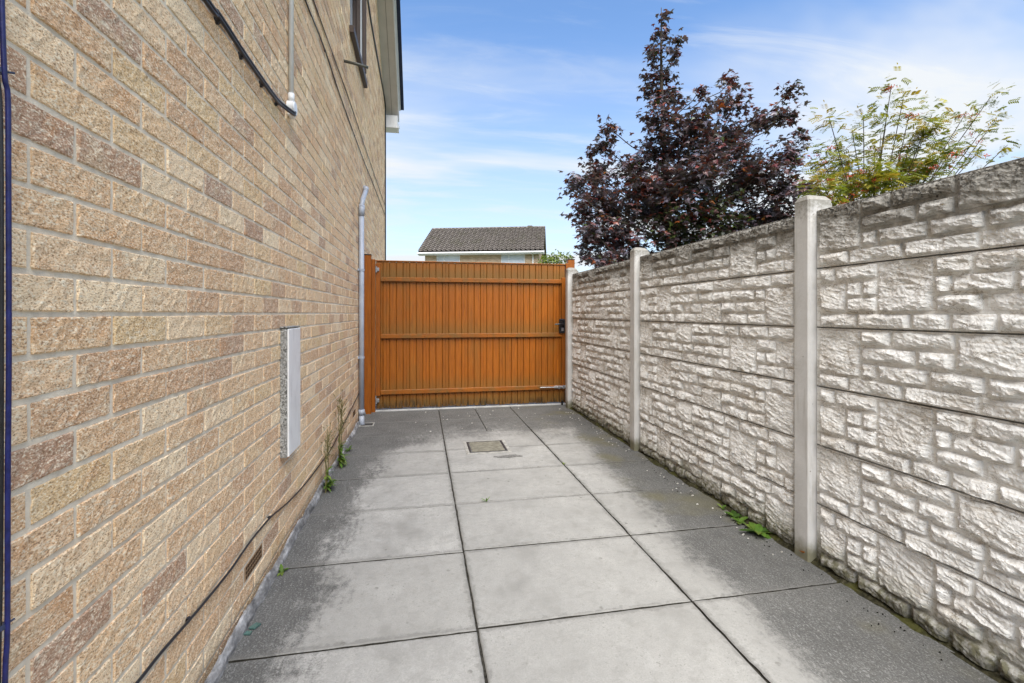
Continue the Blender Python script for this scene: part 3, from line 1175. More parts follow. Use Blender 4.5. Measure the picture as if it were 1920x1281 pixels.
def concrete_fence():
    root = tag(empty('concrete_fence', (FX, 3.8, 0)), 'pale precast concrete fence with rock-faced stone pattern along the right', 'fence')
    pinv = root.matrix_basis.inverted()
    bays = [1.951, 3.818, 5.685]
    # posts: slotted concrete posts with a weathered, sloped head
    for i, y0 in enumerate([.084] + bays):
        xf = [1.82, 1.82, 1.812, 1.800][i]
        ya, yb = y0 + .003, y0 + .099
        c = .008
        prof = [(xf + c, ya), (xf, ya + c), (xf, yb - c), (xf + c, yb), (xf + .125, yb), (xf + .125, ya)]
        mb = MB()
        n = len(prof)
        zs = [-.05, .5, 1.0, 1.4, 1.742]
        v = []
        for z in zs:
            v += [(p[0], p[1], z) for p in prof]
        ins = .016
        cx = sum(p[0] for p in prof) / n
        cy = (ya + yb) / 2
        v += [(p[0] + (cx - p[0]) * .22, p[1] + (cy - p[1]) * .35, 1.763) for p in prof]
        v += [(p[0] + (cx - p[0]) * .7, p[1] + (cy - p[1]) * .85, 1.772) for p in prof]
        L = len(v) // n
        f = []
        for a in range(L - 1):
            for k in range(n):
                k2 = (k + 1) % n
                f.append((a * n + k, a * n + k2, (a + 1) * n + k2, (a + 1) * n + k))
        f.append(tuple(range((L - 1) * n, L * n)))
        mb.add(v, f)
        # nib of the slot beside the panel
        mb.box(xf + .127, xf + .150, ya + .012, yb + .018, -.05, 1.735, .008)
        o = mb.build('post', MT['post'], root)
        keep(o)
    # stones
    moulds = {}
    for kind, lay in (('A', LAY_A), ('B', LAY_B)):
        for i, s in enumerate(lay):
            v, f, uc, zc = stone_mesh(*s, 1000 + i * 37 + (5000 if kind == 'B' else 0), .0042)
            moulds[(kind, i)] = (v, f, uc, zc)
    spots = []
    panels = {}
    for bi, y0 in enumerate(bays):
        for k in range(6):
            kind = 'A' if k % 2 == 0 else 'B'          # counted from the top
            zb = PZ0 + PH * (5 - k)
            mb = MB()
            mb.box(FX, FX + .045, y0 - PW, y0 + .001, zb + .003, zb + PH - .003, .0015)
            mb.box(FX + .034, FX + .043, y0 - PW + .002, y0 - .001, zb - .008, zb + .008)
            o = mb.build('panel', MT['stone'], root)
            keep(o)
            panels[(bi, k)] = o
            for i, s in enumerate(LAY_A if kind == 'A' else LAY_B):
                uc, zc = moulds[(kind, i)][2:]
                ok, sc = seen(FX, y0 - uc, zb + zc)
                area = (s[1] - s[0]) * (s[3] - s[2])
                d = math.hypot(FX, y0 - uc)
                spots.append(((sc * sc * area * FX / d) if ok > 0 else 0, bi, k, kind, i, y0 - uc, zb + zc))
    spots.sort(key=lambda t: -t[0])
    meshes = {}
    restV, restF = [], []
    nrest = 0
    for rank, (a, bi, k, kind, i, y, z) in enumerate(spots):
        v, f, uc, zc = moulds[(kind, i)]
        if rank < 300 and a > 0:
            key = (kind, i)
            if key not in meshes:
                me = bpy.data.meshes.new('stone')
                me.from_pydata(v.tolist(), [], f)
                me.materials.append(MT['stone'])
                me.update()
                meshes[key] = me
            o = link('stone', meshes[key], panels[(bi, k)])
            keep(o)
            o.location = (FX, y, z)
        else:
            s = (LAY_A if kind == 'A' else LAY_B)[i]
            v2, f2, _, _ = stone_mesh(*s, 1000 + i * 37 + (5000 if kind == 'B' else 0), .010)
            q = v2 + np.array([FX, y, z])
            restV.append(q)
            restF.append(np.array(f2) + nrest)
            nrest += len(q)
    me = bpy.data.meshes.new('stones')
    me.from_pydata(np.concatenate(restV).tolist(), [], np.concatenate(restF).tolist())
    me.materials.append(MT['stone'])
    me.update()
    o = link('stones', me, root)
    keep(o)
    o['kind'] = 'stuff'


concrete_fence()


def moss_strip():
    ys = np.arange(.2, 5.7, .014)
    nx = 7
    v, f = [], []
    Y, T = np.meshgrid(ys, np.linspace(0, 1, nx))
    n = fbm(Y * 11, T * 2 + 3, 4, 31)
    n2 = fbm(Y * 30, T * 4 + 7, 3, 33)
    wid = .055 + .022 * fbm(Y * 4, Y * 0 + 2.2, 3, 35)
    X = FX + .004 - T * wid
    Z = -.006 + (1 - T) ** 1.4 * (.030 + .016 * n) + .005 * n2 * (1 - T)
    v = np.stack([X, Y, Z], -1).reshape(-1, 3).tolist()
    o = MB().add(v, grid_faces(len(ys), nx)).build('moss', MT['moss'], smooth=False)
    tag(o, 'dark soil and moss packed along the foot of the concrete fence', 'moss', kind='stuff')


moss_strip()


# ================================================================ gate
def gate():
    GY = 5.97
    root = tag(empty('timber_gate', (.65, GY, 0)), 'wide orange-brown boarded gate with three rails closing the path', 'gate')
    inv = root.matrix_basis.inverted()

    def part(mb, name, mat, parent=None, smooth=False):
        o = mb.build(name, MT[mat], parent or root, smooth)
        keep(o)
        return o
    x0, x1 = -.545, 1.853
    zb, zt = .030, 1.826
    n = 30
    w = (x1 - x0) / n
    for i in range(n):
        a, b = x0 + i * w, x0 + (i + 1) * w
        g = .0022
        mb = MB()
        prof = [(a + g, GY + .018), (a + g, GY + .005), (a + g + .005, GY), (b - g - .005, GY), (b - g, GY + .005), (b - g, GY + .018)]
        if i % 3 == 1:
            m_ = a + w * .52
            prof = prof[:3] + [(m_ - .003, GY), (m_ - .001, GY + .004), (m_ + .001, GY + .004), (m_ + .003, GY)] + prof[3:]
        mb.prism(prof, zb + .004 * math.sin(i * 1.9), zt, 'z')
        part(mb, 'board', 'gate')
    part(MB().box(x0, x1, GY + .019, GY + .034, .05, 1.82), 'backing', 'gate_rail')
    part(MB().box(x0 - .006, x1 + .006, GY - .012, GY + .045, zt + .001, zt + .016, .004), 'top_cap', 'gate_rail')
    # stiles and rails (folded sections, slightly proud)
    part(MB().box(-.548, -.492, GY - .032, GY - .001, .19, 1.80, .004), 'stile', 'gate_post')
    part(MB().box(1.800, 1.850, GY - .032, GY - .001, .19, 1.66, .004), 'stile', 'gate_post')
    for zc in (1.612, .917, .233):
        part(MB().box(-.491, 1.799, GY - .034, GY - .001, zc - .029, zc + .024, .004), 'rail', 'gate_rail')
    # thin pale reveal beads round the two fields
    for za, zc in ((.947, 1.578), (.262, .882)):
        part(MB().box(-.489, -.481, GY - .012, GY - .001, za, zc, .002), 'bead', 'gate_rail')
        part(MB().box(1.789, 1.797, GY - .012, GY - .001, za, zc, .002), 'bead', 'gate_rail')
    rv = MB()
    for zc in (1.612, .917, .233):
        for i in range(15):
            x = -.44 + i * .158
            rv.tube([(x, GY - .033, zc - .004), (x, GY - .038, zc - .004)], [.007, .004], 6)
    for z in (.45, .75, 1.05, 1.35):
        rv.tube([(-.52, GY - .031, z), (-.52, GY - .036, z)], [.007, .004], 6)
    part(rv, 'rivets', 'gate_post').__setitem__('kind', 'stuff')
    # hinges
    for z in (1.725, .135):
        mb = MB()
        mb.box(-.556, -.505, GY - .045, GY - .010, z - .022, z + .022, .004)
        mb.tube([(-.540, GY - .055, z - .035), (-.540, GY - .055, z + .035)], .012, 10)
        part(mb, 'hinge', 'steel')
    # latch
    lb = part(MB().box(1.757, 1.836, GY - .062, GY - .033, .935, 1.122, .010), 'lock_case', 'black_metal')
    part(MB().tube([(1.80, GY - .062, 1.055), (1.80, GY - .100, 1.055)], .011, 10).tube(spline([(1.80, GY - .098, 1.055), (1.76, GY - .102, 1.056), (1.685, GY - .098, 1.050)], 4), .0095, 8), 'lever_handle', 'black_metal', lb)
    part(MB().box(1.785, 1.812, GY - .067, GY - .061, .965, 1.005, .003), 'keyhole_plate', 'steel', lb)
    # sliding bolt on the bottom rail
    bt = part(MB().box(1.69, 1.845, GY - .052, GY - .036, .218, .252, .003), 'bolt_plate', 'steel')
    part(MB().tube([(1.50, GY - .050, .236), (1.86, GY - .058, .236)], .0075, 8), 'bolt_bar', 'steel', bt)
    part(MB().box(1.74, 1.765, GY - .072, GY - .050, .214, .256, .004).box(1.80, 1.822, GY - .072, GY - .050, .214, .256, .004), 'bolt_keeper', 'steel', bt)
    # posts
    p = MB().box(-.668, -.588, 5.815, 5.885, -.02, 1.884, .004).build('gate_post', MT['gate_post'])
    c = MB().box(-.671, -.584, 5.810, 5.890, 1.885, 1.897, .004).build('post_cap', MT['dark_brown'], p)
    tag(p, 'tall orange-brown gate post beside the grey downpipe', 'post', 'gate posts')
    p = MB().box(-.592, -.551, 5.905, 5.965, -.02, 1.846, .004).build('gate_post', MT['gate_post'])
    tag(p, 'narrow orange-brown hanging post next to the gate hinges', 'post', 'gate posts')
    p = MB().box(1.858, 1.905, 5.945, 6.02, -.02, 1.850, .004).build('gate_post', MT['gate_post'])
    tag(p, 'slim orange-brown closing post on the latch side of the gate', 'post', 'gate posts')
    p = MB().box(1.915, 2.005, 6.03, 6.12, -.02, 1.905, .004).build('gate_post', MT['gate_post'])
    c = MB().box(1.911, 2.009, 6.026, 6.124, 1.906, 1.918, .004).build('post_cap', MT['dark_brown'], p)
    tag(p, 'square orange-brown post standing behind the last concrete fence post', 'post', 'gate posts')
    # drop stop in the ground
    o = MB().tube([(1.80, 5.93, -.02), (1.80, 5.93, .055)], .014, 10).build('gate_stop', MT['black_metal'])
    tag(o, 'short black stop peg standing under the latch side of the gate', 'gate stop')
    o = MB().box(-.60, 1.90, 5.952, 6.06, -.03, .012, .004).build('threshold', MT['drive'])
    tag(o, kind='structure')


gate()


# ================================================================ pipes, cables, fittings on the wall
def fittings():
    # downpipe
    root = tag(empty('downpipe', (-.635, 5.30, 0)), 'grey plastic waste pipe with a cranked top beside the gate', 'pipe')
    inv = root.matrix_basis.inverted()
    def part(mb, name, mat, smooth=False):
        o = mb.build(name, MT[mat], root, smooth)
        keep(o)
    X = -.635
    part(MB().tube([(X, 5.30, .02), (X, 5.30, 1.2), (X, 5.30, 2.27)], .027, 14), 'pipe_run', 'pipe', True)
    part(MB().tube([(X, 5.30, 2.33), (X, 5.40, 2.44), (X, 5.60, 2.56), (X, 5.70, 2.62)], .026, 14), 'pipe_offset', 'pipe', True)
    part(MB().tube([(X, 5.30, 2.24), (X, 5.30, 2.31), (X, 5.325, 2.36)], .031, 14), 'elbow', 'pipe', True)
    part(MB().tube([(X, 5.68, 2.61), (X, 5.72, 2.645), (X - .01, 5.745, 2.655), (X - .08, 5.75, 2.655)], .031, 14), 'elbow', 'pipe', True)
    part(MB().tube([(X, 5.30, .10), (X, 5.30, .16)], .033, 14), 'socket', 'pipe', True)
    part(MB().tube([(X, 5.30, .10), (X + .003, 5.285, .04), (X + .012, 5.265, -.01)], .029, 14), 'shoe', 'pipe', True)
    for z in (.72, 1.66):
        part(MB().tube([(X, 5.30, z - .012), (X, 5.30, z + .012)], .031, 14).box(X - .036, X - .02, 5.255, 5.345, z - .012, z + .012, .002), 'bracket', 'pipe')
    # low black cable, clipped
    def cable(name, pts, r, mat, label, clips=(), clip_r=None, per=8, twin=0.0, cat='cable'):
        mb = MB()
        pp = spline(pts, per)
        mb.tube(pp, r, 8)
        if twin:
            mb.tube([Vector((p.x + .002, p.y, p.z + twin)) for p in pp], r * .9, 8)
        o = mb.build(name, MT[mat], smooth=True)
        tag(o, label, cat)
        for (y, z) in clips:
            cr = clip_r or r * 1.6
            mb = MB().tube([(WX + r * 1.1, y - .006, z), (WX + r * 1.1, y + .006, z)], cr, 8).box(WX - .002, WX + r * 1.5, y - .004, y + .004, z - cr * 1.35, z - cr * .6, .001)
            mb.build('clip', MT['black_cable'], o)
        return o
    c = WX + .010
    cable('wall_cable', [(c, -.74, .345), (c, .2, .350), (c, 1.05, .335), (c, 1.263, .321), (c, 1.373, .318), (c, 1.525, .305), (c, 1.676, .296), (c, 1.833, .291), (c, 1.93, .296), (c, 2.075, .297),
                         (c, 2.268, .286), (c, 2.42, .262), (c, 2.591, .237), (c, 2.935, .207), (c, 3.303, .193), (c, 3.676, .184), (c, 4.147, .222), (c, 4.593, .267), (c, 5.149, .318), (c, 5.6, .355)],
          .0042, 'black_cable', 'thin black cable sagging low along the brick wall above the paving', [(1.525, .305), (2.268, .286), (4.147, .222)])
    c = WX + .016
    cable('service_cable', [(c, -.74, 2.165), (c, .0, 2.158), (c, .75, 2.162), (c, 1.592, 2.158), (c, 1.704, 2.168), (c, 1.917, 2.163), (c, 2.148, 2.165), (c, 2.30, 2.170), (c, 2.394, 2.180), (c + .012, 2.50, 2.192), (c + .02, 2.575, 2.205), (c + .004, 2.60, 2.235)],
          .0068, 'black_cable', 'thick black twin cable clipped across the upper brick wall to the white box', [(1.72, 2.168), (1.93, 2.163), (2.16, 2.166), (2.37, 2.178)], .0125, twin=.0115)
    c = WX + .005
    cable('thin_wire', [(c, 2.2, 3.04), (c, 2.935, 3.024), (c, 3.511, 3.042), (c, 4.185, 3.006), (c, 5.654, 2.987), (c, 6.875, 3.009), (c, 9.0, 3.015)], .0045, 'black_cable',
          'thin black wire running level across the wall below the upstairs window', [(3.511, 3.042), (5.0, 2.995)], .006)
    cable('thin_wire', [(c, 2.4, 3.15), (c, 3.143, 3.159), (c, 3.709, 3.171), (c, 4.807, 3.195), (c, 6.2, 3.18), (c, 9.0, 3.19)], .0035, 'black_cable',
          'finer upper wire of the pair crossing the wall below the window', [], None)
    c = WX + .010
    cable('corner_cable', [(c, 5.8, 5.10), (c, 6.167, 5.118), (c, 6.619, 5.085), (c, 7.575, 5.096), (c, 8.616, 5.105), (c, 8.95, 5.085), (c, 9.055, 5.03), (c, 9.075, 4.90), (c, 9.078, 4.3), (c, 9.078, 2.5), (c, 9.078, .3)],
          .0115, 'black_cable', 'black cable running under the verge and down the far house corner', [], None)
    cl = MB()
    c = WX + .018
    b = cable('blue_cable', [(c, .880, 2.6), (c, .884, 1.85), (c, .887, 1.69), (c, .892, 1.576), (c, .898, 1.544), (c, .899, 1.442), (c, .900, 1.15), (c, .898, .928), (c, .897, .689), (c, .893, .605), (c, .890, .3), (c, .89, .03)],
              .0036, 'blue_cable', 'dark blue cable hanging down the brick wall at the left edge', [], None)
    bk = MB().tube(spline([(c - .006, .876, 2.6), (c - .006, .883, 1.69), (c - .006, .893, 1.5), (c - .006, .8945, 1.15), (c - .006, .893, .8), (c - .006, .889, .605), (c - .006, .885, .03)], 6), .003, 8).build('second_core', MT['black_cable'], b, True)
    for z in (1.582, .694):
        MB().tube([(c - .008, .894, z - .004), (c - .008, .894, z + .004)], .008, 10).tube([(c - .004, .897, z), (c + .002, .908, z + .004)], .0018, 6).build('cable_tie', MT['tie'], b)
    # white conduit and junction box
    root2 = tag(empty('white_conduit', (WX + .02, 2.58, 2.2)), 'white plastic conduit ending in a round box high on the brick wall', 'conduit')
    inv2 = root2.matrix_basis.inverted()
    def p2(mb, name, mat, smooth=False):
        o = mb.build(name, MT[mat], root2, smooth)
        keep(o)
    p2(MB().tube([(WX + .014, 2.592, 2.29), (WX + .014, 2.595, 3.6), (WX + .014, 2.6, 5.6)], .0125, 12), 'tube', 'upvc', True)
    p2(MB().tube([(WX + .014, 2.592, 2.275), (WX + .014, 2.592, 2.32)], .0165, 12), 'collar', 'upvc', True)
    p2(MB().tube([(WX - .002, 2.592, 2.245), (WX + .030, 2.592, 2.245)], .036, 20), 'box', 'upvc')
    p2(MB().tube([(WX + .031, 2.592, 2.245), (WX + .037, 2.592, 2.245)], [.036, .032], 20), 'lid', 'upvc')
    p2(MB().box(WX, WX + .03, 2.565, 2.620, 2.200, 2.245, .006), 'outlet', 'upvc')
    # overflow pipe
    o = MB().tube([(WX - .02, 4.362, 3.418), (WX + .10, 4.362, 3.40), (-.466, 4.364, 3.378)], .0125, 12).build('overflow_pipe', MT['overflow'], smooth=True)
    tag(o, 'short dark overflow pipe poking out of the upper brick wall', 'pipe')
    # painted board on the wall
    root3 = tag(empty('vent_board', (WX, 2.56, .81)), 'upright white painted board with weathered edges fixed to the brick wall', 'board')
    inv3 = root3.matrix_basis.inverted()
    a = MB().box(WX - .004, -.641, 2.451, 2.680, .494, 1.122, .003).build('concrete_block', MT['board_side'], root3)
    keep(a)
    a = MB().box(-.6405, -.632, 2.455, 2.676, .498, 1.118, .002).build('painted_face', MT['white_paint'], root3)
    keep(a)
    a = MB().box(WX - .003, -.636, 2.445, 2.686, 1.1225, 1.130, .002).build('top_strip', MT['board_side'], root3)
    keep(a)


fittings()


# ================================================================ things set in the paving
def paving_things():
    root = tag(empty('inspection_cover', (.57, 4.19, 0)), 'small square inspection cover set into the middle of the paving', 'manhole cover')
    inv = root.matrix_basis.inverted()
    x0, x1, y0, y1 = .405, .735, 4.025, 4.365
    f = MB()
    t = .018
    f.box(x0, x1, y0, y0 + t, -.02, .0065, .002).box(x0, x1, y1 - t, y1, -.02, .0065, .002)
    f.box(x0, x0 + t, y0 + t + .0005, y1 - t - .0005, -.02, .0062, .002).box(x1 - t, x1, y0 + t + .0005, y1 - t - .0005, -.02, .0062, .002)
    o = f.build('frame', MT['grate'], root); keep(o)
    o = MB().box(x0 + t + .005, x1 - t - .005, y0 + t + .005, y1 - t - .005, -.02, .0072, .002).build('lid', MT['cover'], root); keep(o)
    s = MB()
    q = .03
    s.box(x0 - q, x1 + q, y0 - q, y0 - .001, -.02, .0042, .001).box(x0 - q, x1 + q, y1 + .001, y1 + q, -.02, .0042, .001)
    s.box(x0 - q, x0 - .001, y0, y1, -.02, .0040, .001).box(x1 + .001, x1 + q, y0, y1, -.02, .0040, .001)
    o = s.build('surround', MT['cover_frame'], root); keep(o)
    # rough cement patch
    rs = random.Random(4)
    pts = []
    for i in range(36):
        a = i / 36 * 2 * math.pi
        k = 1 + .25 * rs.uniform(-1, 1)
        pts.append((.715 + .115 * math.cos(a) * k, 3.875 + .034 * math.sin(a) * k))
    v = [(x, y, .0040) for x, y in pts] + [(.715 + (x - .715) * .86, 3.875 + (y - 3.875) * .8, .0058) for x, y in pts]
    n = len(pts)
    fc = [(i, (i + 1) % n, n + (i + 1) % n, n + i) for i in range(n)] + [tuple(range(n, 2 * n))]
    o = MB().add(v, fc).build('cement_patch', MT['patch'])
    tag(o, 'small rough grey cement patch in the paving beside the inspection cover', 'patch')
    # gully under the pipe
    root = tag(empty('drain_gully', (-.57, 5.26, 0)), 'small square drain grate in the paving under the grey pipe', 'drain')
    inv = root.matrix_basis.inverted()
    x0, x1, y0, y1 = -.650, -.500, 5.185, 5.335
    f = MB()
    f.box(x0, x1, y0, y0 + .014, -.02, .007, .002).box(x0, x1, y1 - .014, y1, -.02, .007, .002)
    f.box(x0, x0 + .014, y0 + .0145, y1 - .0145, -.02, .007, .002).box(x1 - .014, x1, y0 + .0145, y1 - .0145, -.02, .007, .002)
    o = f.build('frame', MT['cover_frame'], root); keep(o)
    o = MB().box(x0 + .0145, x1 - .0145, y0 + .0145, y1 - .0145, -.02, .0035).build('sump', MT['hole'], root); keep(o)
    for i in range(5):
        o = MB().box(x0 + .015, x1 - .015, y0 + .026 + i * .023, y0 + .036 + i * .023, -.01, .0065, .001).build('bar', MT['grate'], root)
        keep(o)
    # litter: flakes, crumbs of dirt
    rs = random.Random(12)
    def scatter(name, mat, n, area, size, label, cat):
        mb = MB()
        for _ in range(n):
            x, y = area(rs)
            r = size * rs.uniform(.5, 1.3)
            a = rs.uniform(0, 6.28)
            k = rs.randint(5, 7)
            pts = []
            for i in range(k):
                t = a + i / k * 6.28
                q = r * rs.uniform(.5, 1.0) * (1.0 if i % 2 else .7)
                pts.append((x + q * math.cos(t) * 1.3, y + q * math.sin(t) * .8))
            z = .0055
            v = [(px, py, z - .003) for px, py in pts] + [(x + (px - x) * .8, y + (py - y) * .8, z + r * rs.uniform(.05, .25)) for px, py in pts]
            f = [(i, (i + 1) % k, k + (i + 1) % k, k + i) for i in range(k)] + [tuple(range(k, 2 * k))]
            mb.add(v, f)
        tag(mb.build(name, MT[mat]), label, cat, kind='stuff')
    def a1(r):
        if r.random() < .6:
            return r.uniform(1.66, 1.80), r.uniform(2.0, 5.7)
        return r.uniform(-.5, 1.6), r.uniform(4.7, 5.85)
    scatter('flakes', 'litter', 90, a1, .008, 'pale flakes of grit and dry leaf lying on the dark paving', 'litter')
    scatter('crumbs', 'crumb', 110, lambda r: (1.80 - abs(r.gauss(0, .06)), r.uniform(1.1, 5.6)), .0042, 'dark crumbs of moss and soil scattered near the fence foot', 'crumbs')
    # dead leaf at the post, green glass by the wall
    mb = MB()
    leaf(mb, (1.842, 1.968, .012), Vector((-.5, .5, .6)), .055, .030, Vector((.7, .3, .5)), (.36, .13, .03), .012)
    tag(mb.build('dead_leaf', MT['dead_leaf']), 'curled orange dead leaf at the foot of the near concrete post', 'leaf')
    mb = MB()
    mb.prism([(-.640, 1.935), (-.618, 1.93), (-.603, 1.955), (-.622, 1.965)], .004, .010, 'z').prism([(-.648, 1.905), (-.624, 1.90), (-.622, 1.918), (-.643, 1.922)], .003, .008, 'z')
    tag(mb.build('glass_shard', MT['glass_shard']), 'small green piece of broken plastic lying by the wall foot', 'shard')


def leaf(mb, base, dirv, length, width, up, col, droop=.0, seg=4, fold=.25):
    """pointed blade with a folded midrib"""
    b = Vector(base)
    d = Vector(dirv).normalized()
    u = Vector(up)
    u = (u - d * u.dot(d))
    u = u.normalized() if u.length > 1e-5 else d.orthogonal().normalized()
    s = d.cross(u)
    v = []
    for i in range(seg + 1):
        t = i / seg
        w = width * .5 * math.sin(math.pi * min(1, t * .92 + .06)) ** .8
        if i == seg: w = width * .02
        c = b + d * length * t - u * droop * t * t
        v += [c - s * w + u * w * fold, c, c + s * w + u * w * fold]
    f = []
    for i in range(seg):
        for k in (0, 1):
            a = i * 3 + k
            f.append((a, a + 1, a + 4, a + 3))
    mb.add(v, f, 0, col)


paving_things()


# ================================================================ weeds
def weeds():
    rs = random.Random(21)
    green = [(.10, .20, .025), (.14, .25, .035), (.07, .15, .02), (.20, .28, .05)]
    def col():
        c = rs.choice(green)
        k = rs.uniform(.75, 1.2)
        return tuple(q * k for q in c)
    # tall dried weeds against the wall
    for (x, y, h, n, lab) in ((-.628, 3.35, .50, 3, 'tall spindly weed going to seed at the foot of the brick wall, nearer one'),
                              (-.630, 3.86, .60, 4, 'tall spindly weed with seed pods against the wall, further one')):
        root = tag(empty('tall_weed', (x, y, 0)), lab, 'weed', 'tall weeds against the wall')
        st, pods, lv = MB(), MB(), MB()
        for i in range(n):
            a = Vector((0, rs.uniform(-.03, .03), 0))
            lean = Vector((rs.uniform(-.01, .06), rs.uniform(-.09, .10), 1))
            hh = h * rs.uniform(.7, 1.0)
            pts = [a + lean * hh * t + Vector((.008 * math.sin(t * 5 + i), .012 * math.sin(t * 4 + 2 * i), 0)) for t in (0, .25, .5, .75, 1)]
            pts[0] = a
            st.tube(pts, [.0042, .0036, .003, .0024, .0014], 6)
            for k in range(13):
                t = rs.uniform(.40, 1)
                p = a + lean * hh * t
                d = Vector((rs.uniform(-.5, .9), rs.uniform(-1, 1), rs.uniform(.6, 1.4))).normalized()
                e = p + d * rs.uniform(.03, .085)
                st.tube([p, e], [.0013, .0009], 5)
                pods.tube([e, e + Vector((0, 0, .010)), e + d * .022], [.0012, .003, .001], 6)
            for k in range(11):
                t = rs.uniform(.02, .40) ** 1.2
                p = a + lean * hh * t
                d = Vector((rs.uniform(-.1, 1), rs.uniform(-1, 1), rs.uniform(-.1, .7)))
                leaf(lv, p, d, rs.uniform(.04, .085), rs.uniform(.010, .020), (0, 0, 1), col(), rs.uniform(.01, .04))
        st.build('stem', MT['stem'], root)
        pods.build('seed_pods', MT['stem'], root)['kind'] = 'stuff'
        lv.build('leaves', MT['leaf'], root, fix=False)['kind'] = 'stuff'

    def rosette(name, x, y, n, L, W, lab, up=.5, spread=(-1, 1), cat='weed', grp=None, z=.0):
        root = tag(empty(name, (x, y, z)), lab, cat, grp)
        for i in range(n):
            lv = MB()
            a = i / n * 6.28 + rs.uniform(-.3, .3)
            d = Vector((math.cos(a), math.sin(a), rs.uniform(.25, 1.0) * up * 2))
            leaf(lv, (rs.uniform(-.006, .006), rs.uniform(-.006, .006), 0), d, L * rs.uniform(.65, 1.1), W * rs.uniform(.8, 1.15), (0, 0, 1), col(), L * rs.uniform(.1, .45), 5)
            lv.build('leaf', MT['leaf'], root, fix=False)
    rosette('broad_weed', 1.795, 2.265, 11, .105, .042, 'bushiest broad-leaved green weed at the fence foot near the concrete post', grp='weeds at the fence foot')
    rosette('broad_weed', 1.782, 2.40, 5, .060, .034, 'middle small green weed at the fence foot, with rounder leaves', grp='weeds at the fence foot')
    rosette('broad_weed', 1.800, 2.475, 6, .062, .034, 'second small green weed hugging the fence panel', grp='weeds at the fence foot')
    rosette('broad_weed', 1.812, 2.60, 3, .038, .022, 'tiny green seedling furthest along the fence foot', grp='weeds at the fence foot')
    rosette('joint_weed', .40, 2.977, 5, .040, .008, 'tiny grassy weed growing in the paving joint', up=.9)
    rosette('joint_weed', 1.105, 3.60, 3, .028, .010, 'scrap of weed in the long right-hand paving joint', up=.7)
    rosette('joint_weed', -.632, 2.34, 6, .045, .014, 'small yellowish weed at the wall foot below the air brick', up=.7)
    rosette('wall_weed', -.628, 3.42, 8, .070, .017, 'leafy green weed clump under the nearer tall weed', up=.8, grp='leafy weeds at the wall foot')
    rosette('wall_weed', -.622, 4.30, 7, .06, .017, 'low dark green weed at the wall foot beyond the tall weeds', up=.6, grp='leafy weeds at the wall foot')


weeds()

# ================================================================ trees
MAPLE = [(3.44, 6.37, 5.54, 0.086), (3.48, 6.48, 5.37, 0.135), (3.42, 6.43, 5.06, 0.188), (3.53, 6.58, 4.83, 0.273), (3.59, 6.59, 4.52, 0.323), (3.35, 6.2, 3.98, 0.351), (3.67, 6.25, 5.17, 0.069), (3.75, 6.53, 5.07, 0.129), (3.79, 6.11, 3.94, 0.379), (3.98, 6.27, 4.45, 0.109), (4.63, 6.42, 4.76, 0.146), (4.44, 6.24, 4.32, 0.283), (4.59, 6.66, 4.02, 0.501), (5.02, 6.14, 4.05, 0.283), (5.4, 6.14, 4.53, 0.159), (4.97, 5.75, 3.98, 0.223), (5.39, 6.26, 3.64, 0.339), (5.59, 6.19, 3.9, 0.121), (2.72, 6.62, 3.94, 0.174), (2.74, 6.9, 3.79, 0.247), (2.63, 6.83, 3.35, 0.358), (2.08, 6.2, 2.93, 0.19), (3.24, 6.82, 3.47, 0.413), (3.5, 6.57, 3.62, 0.441), (2.19, 6.64, 3.17, 0.109), (3.64, 5.86, 3.14, 0.509), (4.98, 6.62, 3.44, 0.546), (5.17, 6.1, 3.06, 0.409), (5.75, 6.29, 3.18, 0.246), (2.97, 7.02, 2.84, 0.505), (2.45, 6.92, 2.77, 0.287), (3.66, 6.94, 2.87, 0.593), (4.03, 6.23, 2.65, 0.543), (5.06, 6.53, 2.75, 0.415), (2.99, 6.49, 2.31, 0.391), (3.96, 6.9, 2.4, 0.425), (2.45, 6.8, 2.14, 0.177), (2.49, 6.36, 1.93, 0.206), (4.0, 6.1, 2.29, 0.296), (2.4, 6.42, 2.38, 0.301),
         (3.35, 6.35, 3.0, .42), (3.95, 6.7, 3.25, .48), (4.35, 6.1, 3.55, .42), (4.5, 6.5, 3.0, .50), (3.5, 6.1, 2.45, .42), (4.45, 6.3, 2.45, .42), (3.0, 6.3, 3.0, .38), (4.75, 6.0, 3.25, .36), (3.9, 6.2, 3.6, .36), (3.2, 6.6, 2.0, .35), (4.9, 6.2, 2.35, .35),
         (2.75, 6.75, 2.35, .42), (2.55, 6.6, 2.9, .40), (2.7, 6.4, 1.95, .30), (3.1, 7.0, 2.0, .40), (5.3, 6.3, 2.7, .42), (3.6, 6.3, 2.0, .40), (4.2, 6.4, 1.9, .40)]
